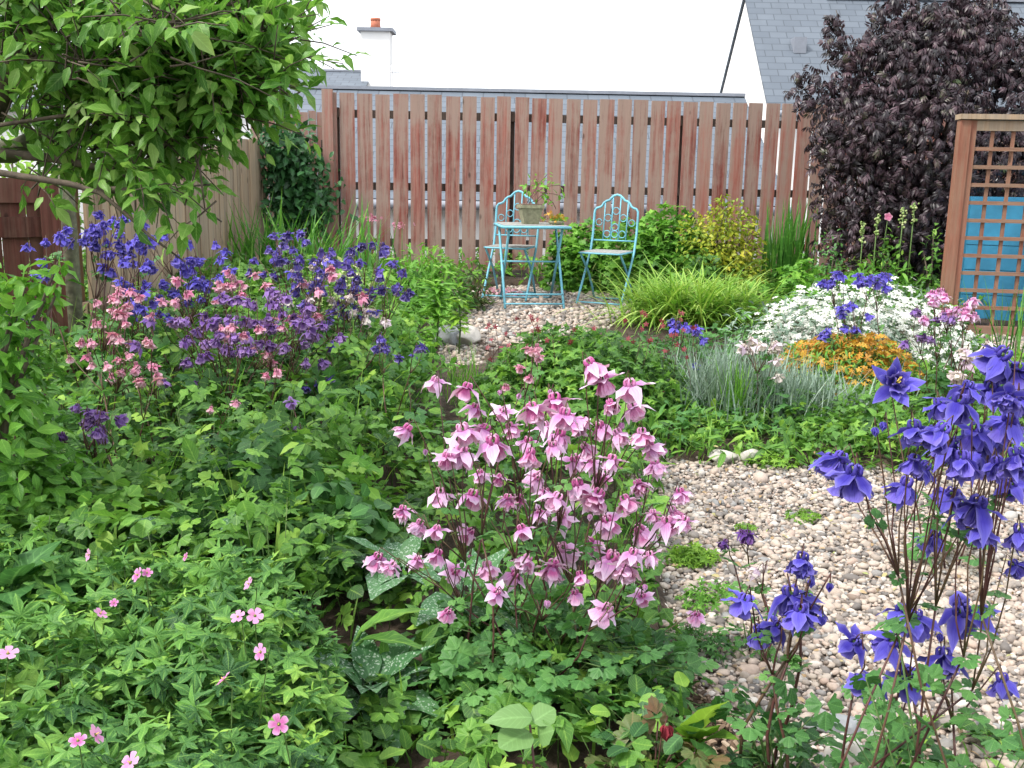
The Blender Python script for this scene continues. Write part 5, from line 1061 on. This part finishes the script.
# pink saxifrage on the patio edge
g_ = ground_at(500, 297); t = thing('thrift_plant', 'low pink flowered cushion under the left garden chair', 'flowering plant', (g_[0], g_[1], g_[2])); mb = MB(); P_, D = dome(130, (g_[0], g_[1], g_[2]), (.22, .1, .07), power=.3); leafset(mb, LANCE, P_, D, (.02, .035)); part('foliage', mb, M['mixed'], t); mb = MB(); P_, D = dome(110, (g_[0], g_[1], g_[2]+.02), (.22, .1, .07), power=.2); leafset(mb, STAR5_LO, P_, D, (.012, .02)); o = part('blossom', mb, M['rose_petal'], t); o['kind'] = 'stuff'

# ------------------------------------------------------------------ ivy in the corner
c = at(297, 130, 9.1); b = GZ(9.1); t = thing('ivy', 'dark green ivy covering the corner between the brown and red fences', 'climbing plant', (c[0], c[1], b)); mb = MB()
for (px, py, rx, rz, n) in ((290,150,25,24,420),(298,185,30,30,650),(300,215,30,26,500),(283,165,20,40,350)):
    cc_ = at(px, py, 9.15); P_ = cc_+rng.normal(0, 1, (n, 3))*[rx*.0091*.55, .13, rz*.0091*.55]; P_[:, 1] = np.minimum(P_[:, 1], 9.38); leafset(mb, OVATE_LO, P_, rdir(n)*[.5, 0, .2]+[0, -.8, .2], (.06, .1), upw=.3, tf=4, lk=3)
part('foliage', mb, M['dark_leaf'], t)
mb = MB()
for k in range(6): e = at(rng.uniform(280, 312), rng.uniform(135, 190), 9.2); mb.tube([(c[0]+rng.normal(0, .08), 9.25, .33), lerp(np.array([c[0], 9.25, .33]), e, .5)+rng.normal(0, .03, 3), e], [.012, .008, .004], 5)
part('stem', mb, M['bark'], t)

# ------------------------------------------------------------------ purple elder
eb = at(915, 300, 8.5); t = thing('elder_shrub', 'large dark purple leaved elder shrub behind the trellis', 'shrub', (eb[0], eb[1], GZ(8.5))); mb = MB()
EL = [(905,90,8.5,.52,620),(955,60,8.6,.50,560),(1005,95,8.6,.55,520),(865,125,8.4,.42,480),(925,145,8.3,.55,700),(862,190,8.4,.40,420),(915,215,8.4,.48,560),(985,170,8.5,.55,480),(1050,150,8.7,.6,320),(1085,110,8.8,.5,220),(840,150,8.4,.25,140),(850,235,8.3,.28,180),(1000,230,8.5,.5,260),(890,50,8.5,.28,200),(935,32,8.5,.28,200),(985,30,8.6,.28,160)]
EL += [(836,40,8.4,.10,22),(842,60,8.4,.11,26),(846,80,8.4,.12,34),(835,18,8.4,.06,12),(812,78,8.4,.10,18),(805,100,8.4,.08,14),(822,95,8.4,.11,26),(880,12,8.5,.10,24),(970,8,8.6,.12,34),(990,2,8.6,.10,22),(902,28,8.5,.15,50),(1003,62,8.6,.2,60),(852,55,8.4,.12,26),(832,28,8.4,.05,10),(895,2,8.5,.06,12),(912,-4,8.5,.05,10),(960,-6,8.5,.06,10),(800,74,8.4,.05,9),(792,92,8.4,.04,7),(868,45,8.4,.12,24),(925,12,8.5,.12,26),(948,10,8.5,.10,20),(1012,75,8.6,.2,60)]
centres = []
for (px, py, Yd, r, n) in EL:
    cc_ = at(px, py, Yd); centres.append((cc_, r)); n = int(n*1.65); d = rdir(n); rr_ = r*rng.uniform(.15, 1, n)**.45*(1+.2*lump(d, 2.2, px)); P_ = cc_+d*rr_[:, None]; P_ = P_[P_[:, 2] > .42]; d = nrm(P_-cc_)
    P_[:, 1] = np.minimum(P_[:, 1], 9.6+rng.uniform(-.3, 0, len(P_)))
    leafset(mb, ELDER, P_, d, (.06, .135), outw=.8, upw=.6, rnd=.65, droop=.4, tone=np.clip(rng.normal(.38, .24, len(P_))+.15*lump(P_, 5), 0, .86)+(rng.uniform(0, 1, len(P_)) < .015)*.3)
part('foliage', mb, M['elder'], t)
mb = MB()
for cc_, r in centres[:14]:
    for _ in range(3):
        s0 = np.array([eb[0]+rng.normal(0, .12), eb[1]+rng.normal(0, .1), .3]); e = cc_+rng.normal(0, r*.4, 3); m_ = lerp(s0, e, .5)+[0, 0, .2]; mb.tube([s0, lerp(s0, m_, .5), m_, lerp(m_, e, .5)+rng.normal(0, .03, 3), e], [.03, .022, .015, .01, .005], 6)
for (px, py) in ((836,10),(842,50),(808,85),(880,8),(975,2),(992,0)):
    e = at(px, py, 8.45); s0 = at(px+(25 if px < 850 else 0), py+90, 8.45); mb.tube([s0, lerp(s0, e, .5)+[.02, 0, 0], e], [.009, .006, .003], 5)
part('branch', mb, M['bark'], t)

# lime bush beyond the left fence
bush('lime_shrub', 'yellow lime shrub beyond the gate seen under the fruit tree', 'shrub', 15, 92, 9.5, 130, 900, OVATE_LO, (.06, .1), 'lime', 'bark', depth=.5)

# ------------------------------------------------------------------ fruit tree, left
tb_ = np.array([-1.95, 3.05, 0.0]); t = thing('fruit_tree', 'leafy green fruit tree reaching in from the upper left corner', 'tree', tuple(tb_))
def br(pts, r, Yd=2.9): return [np.array(at(p[0], p[1], p[2] if len(p) > 2 else Yd)) for p in pts], r
mb = MB(); tp, r_ = br([(-8, 112, 2.85), (8, 75, 2.8), (22, 42, 2.8), (38, 22, 2.8), (62, 2, 2.85), (100, -60, 2.9)], 0)
mb.tube([tb_-[0, 0, .05], tb_+[.03, 0, .4], tb_+[.12, -.02, .8], tp[0]-[.12, 0, .15]]+tp, [.075, .065, .055, .045, .036, .034, .028, .022, .016, .01], 10); part('trunk', mb, M['bark'], t)
limbs = [([(-30,150,3.0),(12,152,3.0),(35,140,3.0),(60,130,3.0),(80,128,3.0)], [.036,.033,.030,.024,.010], 'bark_moss'),
 ([(-30,146,2.8),(10,154,2.8),(50,158,2.8),(90,166,2.8),(120,172,2.8),(160,168,2.85)], [.014,.013,.012,.010,.007,.004], 'bark'),
 ([(-30,168,2.6),(20,176,2.6),(70,184,2.6),(100,193,2.6),(125,213,2.6),(150,236,2.6),(185,262,2.6)], [.009,.0085,.008,.006,.005,.004,.002], 'bark'),
 ([(95,190,2.65),(135,190,2.65),(165,185,2.7)], [.010,.009,.004], 'bark'),
 ([(14,62,2.8),(60,56,2.8),(110,63,2.75),(160,62,2.7),(220,70,2.7),(275,75,2.7)], [.010,.008,.007,.006,.005,.003], 'bark'),
 ([(15,63,2.8),(50,60,2.9),(110,64,2.9),(150,80,2.9),(190,105,2.9),(230,115,2.8),(270,108,2.75),(300,92,2.7)], [.009,.008,.007,.007,.006,.005,.004,.002], 'bark'),
 ([(30,35,2.8),(80,15,2.7),(140,15,2.7),(200,10,2.7),(250,0,2.7)], [.014,.011,.008,.006,.004], 'bark'),
 ([(-20,128,2.7),(20,122,2.7),(70,115,2.7),(110,98,2.7),(140,85,2.75)], [.006,.0055,.005,.004,.003], 'bark'),
 ([(62,150,2.8),(72,132,2.8),(95,110,2.8),(110,80,2.8)], [.012,.010,.008,.004], 'bark'),
 ([(150,70,2.7),(170,110,2.7),(190,140,2.65),(200,170,2.6),(205,210,2.6)], [.006,.005,.004,.003,.002], 'bark')]
for pts, r_, m_ in limbs:
    mb = MB(); mb.tube(br(pts, 0)[0], r_, 8); part('branch', mb, M[m_], t)
BLOB = [(250,62,2.7,.12,22),(220,78,2.65,.17,34),(175,60,2.75,.22,36),(120,42,2.65,.22,34),(205,30,2.85,.22,32),(60,22,2.7,.2,26),(232,15,2.85,.17,26),(135,115,2.75,.2,30),(170,128,2.65,.13,18),(92,95,2.85,.14,14),(140,172,2.65,.08,8),(272,80,2.6,.03,4),(205,108,2.7,.10,14),(100,140,2.8,.1,8),
 (20,5,2.7,.18,16),(-50,10,2.8,.3,24),(-40,90,2.9,.2,12),(120,-80,2.8,.3,30),(230,-60,2.85,.28,26),(20,-90,2.8,.3,24),(-60,-80,2.9,.3,20),(20,120,2.75,.08,4),(30,60,2.9,.16,18),(100,70,2.95,.18,20),(170,95,2.95,.16,18),(60,100,2.9,.1,7),(225,50,2.95,.14,16),(195,185,2.6,.03,2),(200,215,2.6,.03,2),(40,180,2.7,.05,3),(262,30,2.7,.10,10),(235,98,2.7,.07,6),(165,20,2.4,.16,16),(50,150,2.95,.09,8),(110,158,2.95,.11,11),(165,160,2.9,.10,10),(130,190,2.9,.06,5),(90,128,2.9,.12,12),(80,60,2.5,.12,10)]
mb = MB(); tw = MB()
for (px, py, Yd, r, n) in BLOB:
    cc_ = at(px, py, Yd)
    for k in range(int(n*1.45)):
        d0 = rdir(1)[0]; s0 = cc_+d0*r*rng.uniform(.1, .75); d = nrm(d0*.8+rng.normal(0, .5, 3)+np.array([.35, -.15, .25])); L = rng.uniform(.10, .2); e = s0+d*L; m_ = lerp(s0, e, .5)+[0, 0, .01]
        tw.tube([s0-d*.06, s0, m_, e], [.0026, .0022, .0018, .0012], 4)
        nl = rng.integers(6, 10)
        for j in range(nl):
            q = (j+.5)/nl; pos = s0+(e-s0)*q; az = j*2.4; side = nrm(np.cross(d, rdir(1)[0])); ld = nrm(d*(.35+.5*q)+side*(1-.35*q)+np.array([0, 0, .05-.1*rng.uniform()])); s_ = rng.uniform(.045, .082)*(1-.25*q)*(rng.uniform(.5, 1) if rng.uniform() < .2 else 1)
            nn = np.array([rng.normal(0, .45), rng.normal(-.15, .45), 1.0]); mb.inst(OVATE, frames([ld], [nn], [s_])[0]*np.array([rng.uniform(.85, 1.15), 1, 1])[None, :], pos+ld*.012, np.clip(rng.normal(.38, .18)+.25*q+.12*lump(pos, 5), 0, 1) + (.6 if rng.uniform() < .006 else 0))
part('twig', tw, M['bark'], t); part('crown', mb, M['apple'], t)

# ------------------------------------------------------------------ left edge shrub
c0 = at(8, 330, 2.75); t = thing('spindle_shrub', 'fresh green leafy shrub at the left edge of the picture', 'shrub', (c0[0]-.15, c0[1], .03)); mb = MB(); st = MB()
for (px, py, r, n) in ((-25,400,.24,330),(5,460,.18,260),(-30,320,.2,200),(5,345,.11,90),(15,400,.10,80),(45,300,.05,14),(58,262,.035,7),(25,288,.06,26),(20,290,.08,30),(10,500,.2,200),(40,480,.13,90),(60,285,.03,6)):
    cc_ = at(px, py, 2.75); d = rdir(n); P_ = cc_+d*(r*rng.uniform(.1, 1, n)**.5)[:, None]; leafset(mb, OVATE, P_, d, (.035, .07), tone=np.clip(rng.normal(.3, .22, n)+(.35 if py < 310 else 0), 0, 1)); st.tube([(c0[0]-.15, c0[1], 0), lerp(np.array([c0[0]-.15, c0[1], 0]), cc_, .6)+[-.05, 0, .05], cc_], [.012, .008, .003], 6)
part('foliage', mb, M['bright'], t); part('stem', st, M['bark'], t)
# big-leaved plant low left
rosette('broad_leaf_plant', 'large soft rounded leaves at the left edge above the geranium', 'plant', 10, 620, 2.2, [(300,35,.15,1.4),(340,25,.16,1.4),(20,30,.15,1.4),(250,40,.15,1.4),(60,50,.13,1.3),(320,60,.13,1.3),(0,55,.13,1.3),(200,40,.14,1.3)], 'columb', .26)
bush('leafy_plant', 'mid green pointed leaf plant between the left shrub and geranium', 'plant', 75, 470, 2.9, 150, 420, OVATE, (.06, .10), 'mixed', 'green_stem', depth=.25)
bush('leafy_plant', 'dark lobed leaf clump in the middle of the left bed', 'plant', 250, 430, 3.2, 170, 300, COLUMB, (.08, .12), 'columb', 'green_stem', depth=.25)
bush('leafy_plant', 'round leaved light clump left of the pink columbines', 'plant', 330, 480, 2.95, 130, 380, ROUND, (.04, .065), 'columb', 'green_stem', depth=.2)
bush('nettle_plant', 'toothed leaf nettle just left of the highest pink flowers', 'plant', 355, 445, 3.2, 60, 160, OVATE, (.05, .085), 'bright', 'green_stem', depth=.1)

# ------------------------------------------------------------------ light, sky, colour
w = bpy.data.worlds.new('World'); scene.world = w; w.use_nodes = True; nt = w.node_tree; nt.nodes.clear()
out = nt.nodes.new('ShaderNodeOutputWorld'); bg = nt.nodes.new('ShaderNodeBackground'); sky = nt.nodes.new('ShaderNodeTexSky'); sky.sky_type = 'NISHITA'; sky.sun_disc = False
SUN_EL, SUN_AZ = R(52), R(-118)         # azimuth clockwise from +Y (north)
sky.sun_elevation = SUN_EL; sky.sun_rotation = SUN_AZ; sky.altitude = 50; sky.air_density = 1.0; sky.dust_density = 4.0
mx = nt.nodes.new('ShaderNodeMix'); mx.data_type = 'RGBA'; mx.inputs[0].default_value = .72; nt.links.new(sky.outputs[0], mx.inputs[6]); mx.inputs[7].default_value = (8.6, 8.8, 9.0, 1)   # high thin cloud
nt.links.new(mx.outputs[2], bg.inputs[0]); bg.inputs[1].default_value = .125; nt.links.new(bg.outputs[0], out.inputs[0])
sd = bpy.data.lights.new('sun', 'SUN'); so = bpy.data.objects.new('sun', sd); COL.objects.link(so); sd.energy = 2.0; sd.angle = R(10); sd.color = (1, .96, .9)
dvec = Vector((math.sin(SUN_AZ)*math.cos(SUN_EL), math.cos(SUN_AZ)*math.cos(SUN_EL), math.sin(SUN_EL))); so.rotation_euler = dvec.to_track_quat('Z', 'Y').to_euler()
vs = scene.view_settings; vs.view_transform = 'Standard'; vs.look = 'None'; vs.exposure = 1.05; vs.gamma = 1; vs.use_curve_mapping = False
cy = scene.cycles; cy.max_bounces = 7; cy.diffuse_bounces = 4; cy.glossy_bounces = 2; cy.transmission_bounces = 3; cy.transparent_max_bounces = 4; cy.use_denoising = True; cy.use_adaptive_sampling = True; cy.adaptive_threshold = .02; cy.caustics_reflective = False; cy.caustics_refractive = False
for o in bpy.data.objects:
    if '_base' in o: del o['_base']
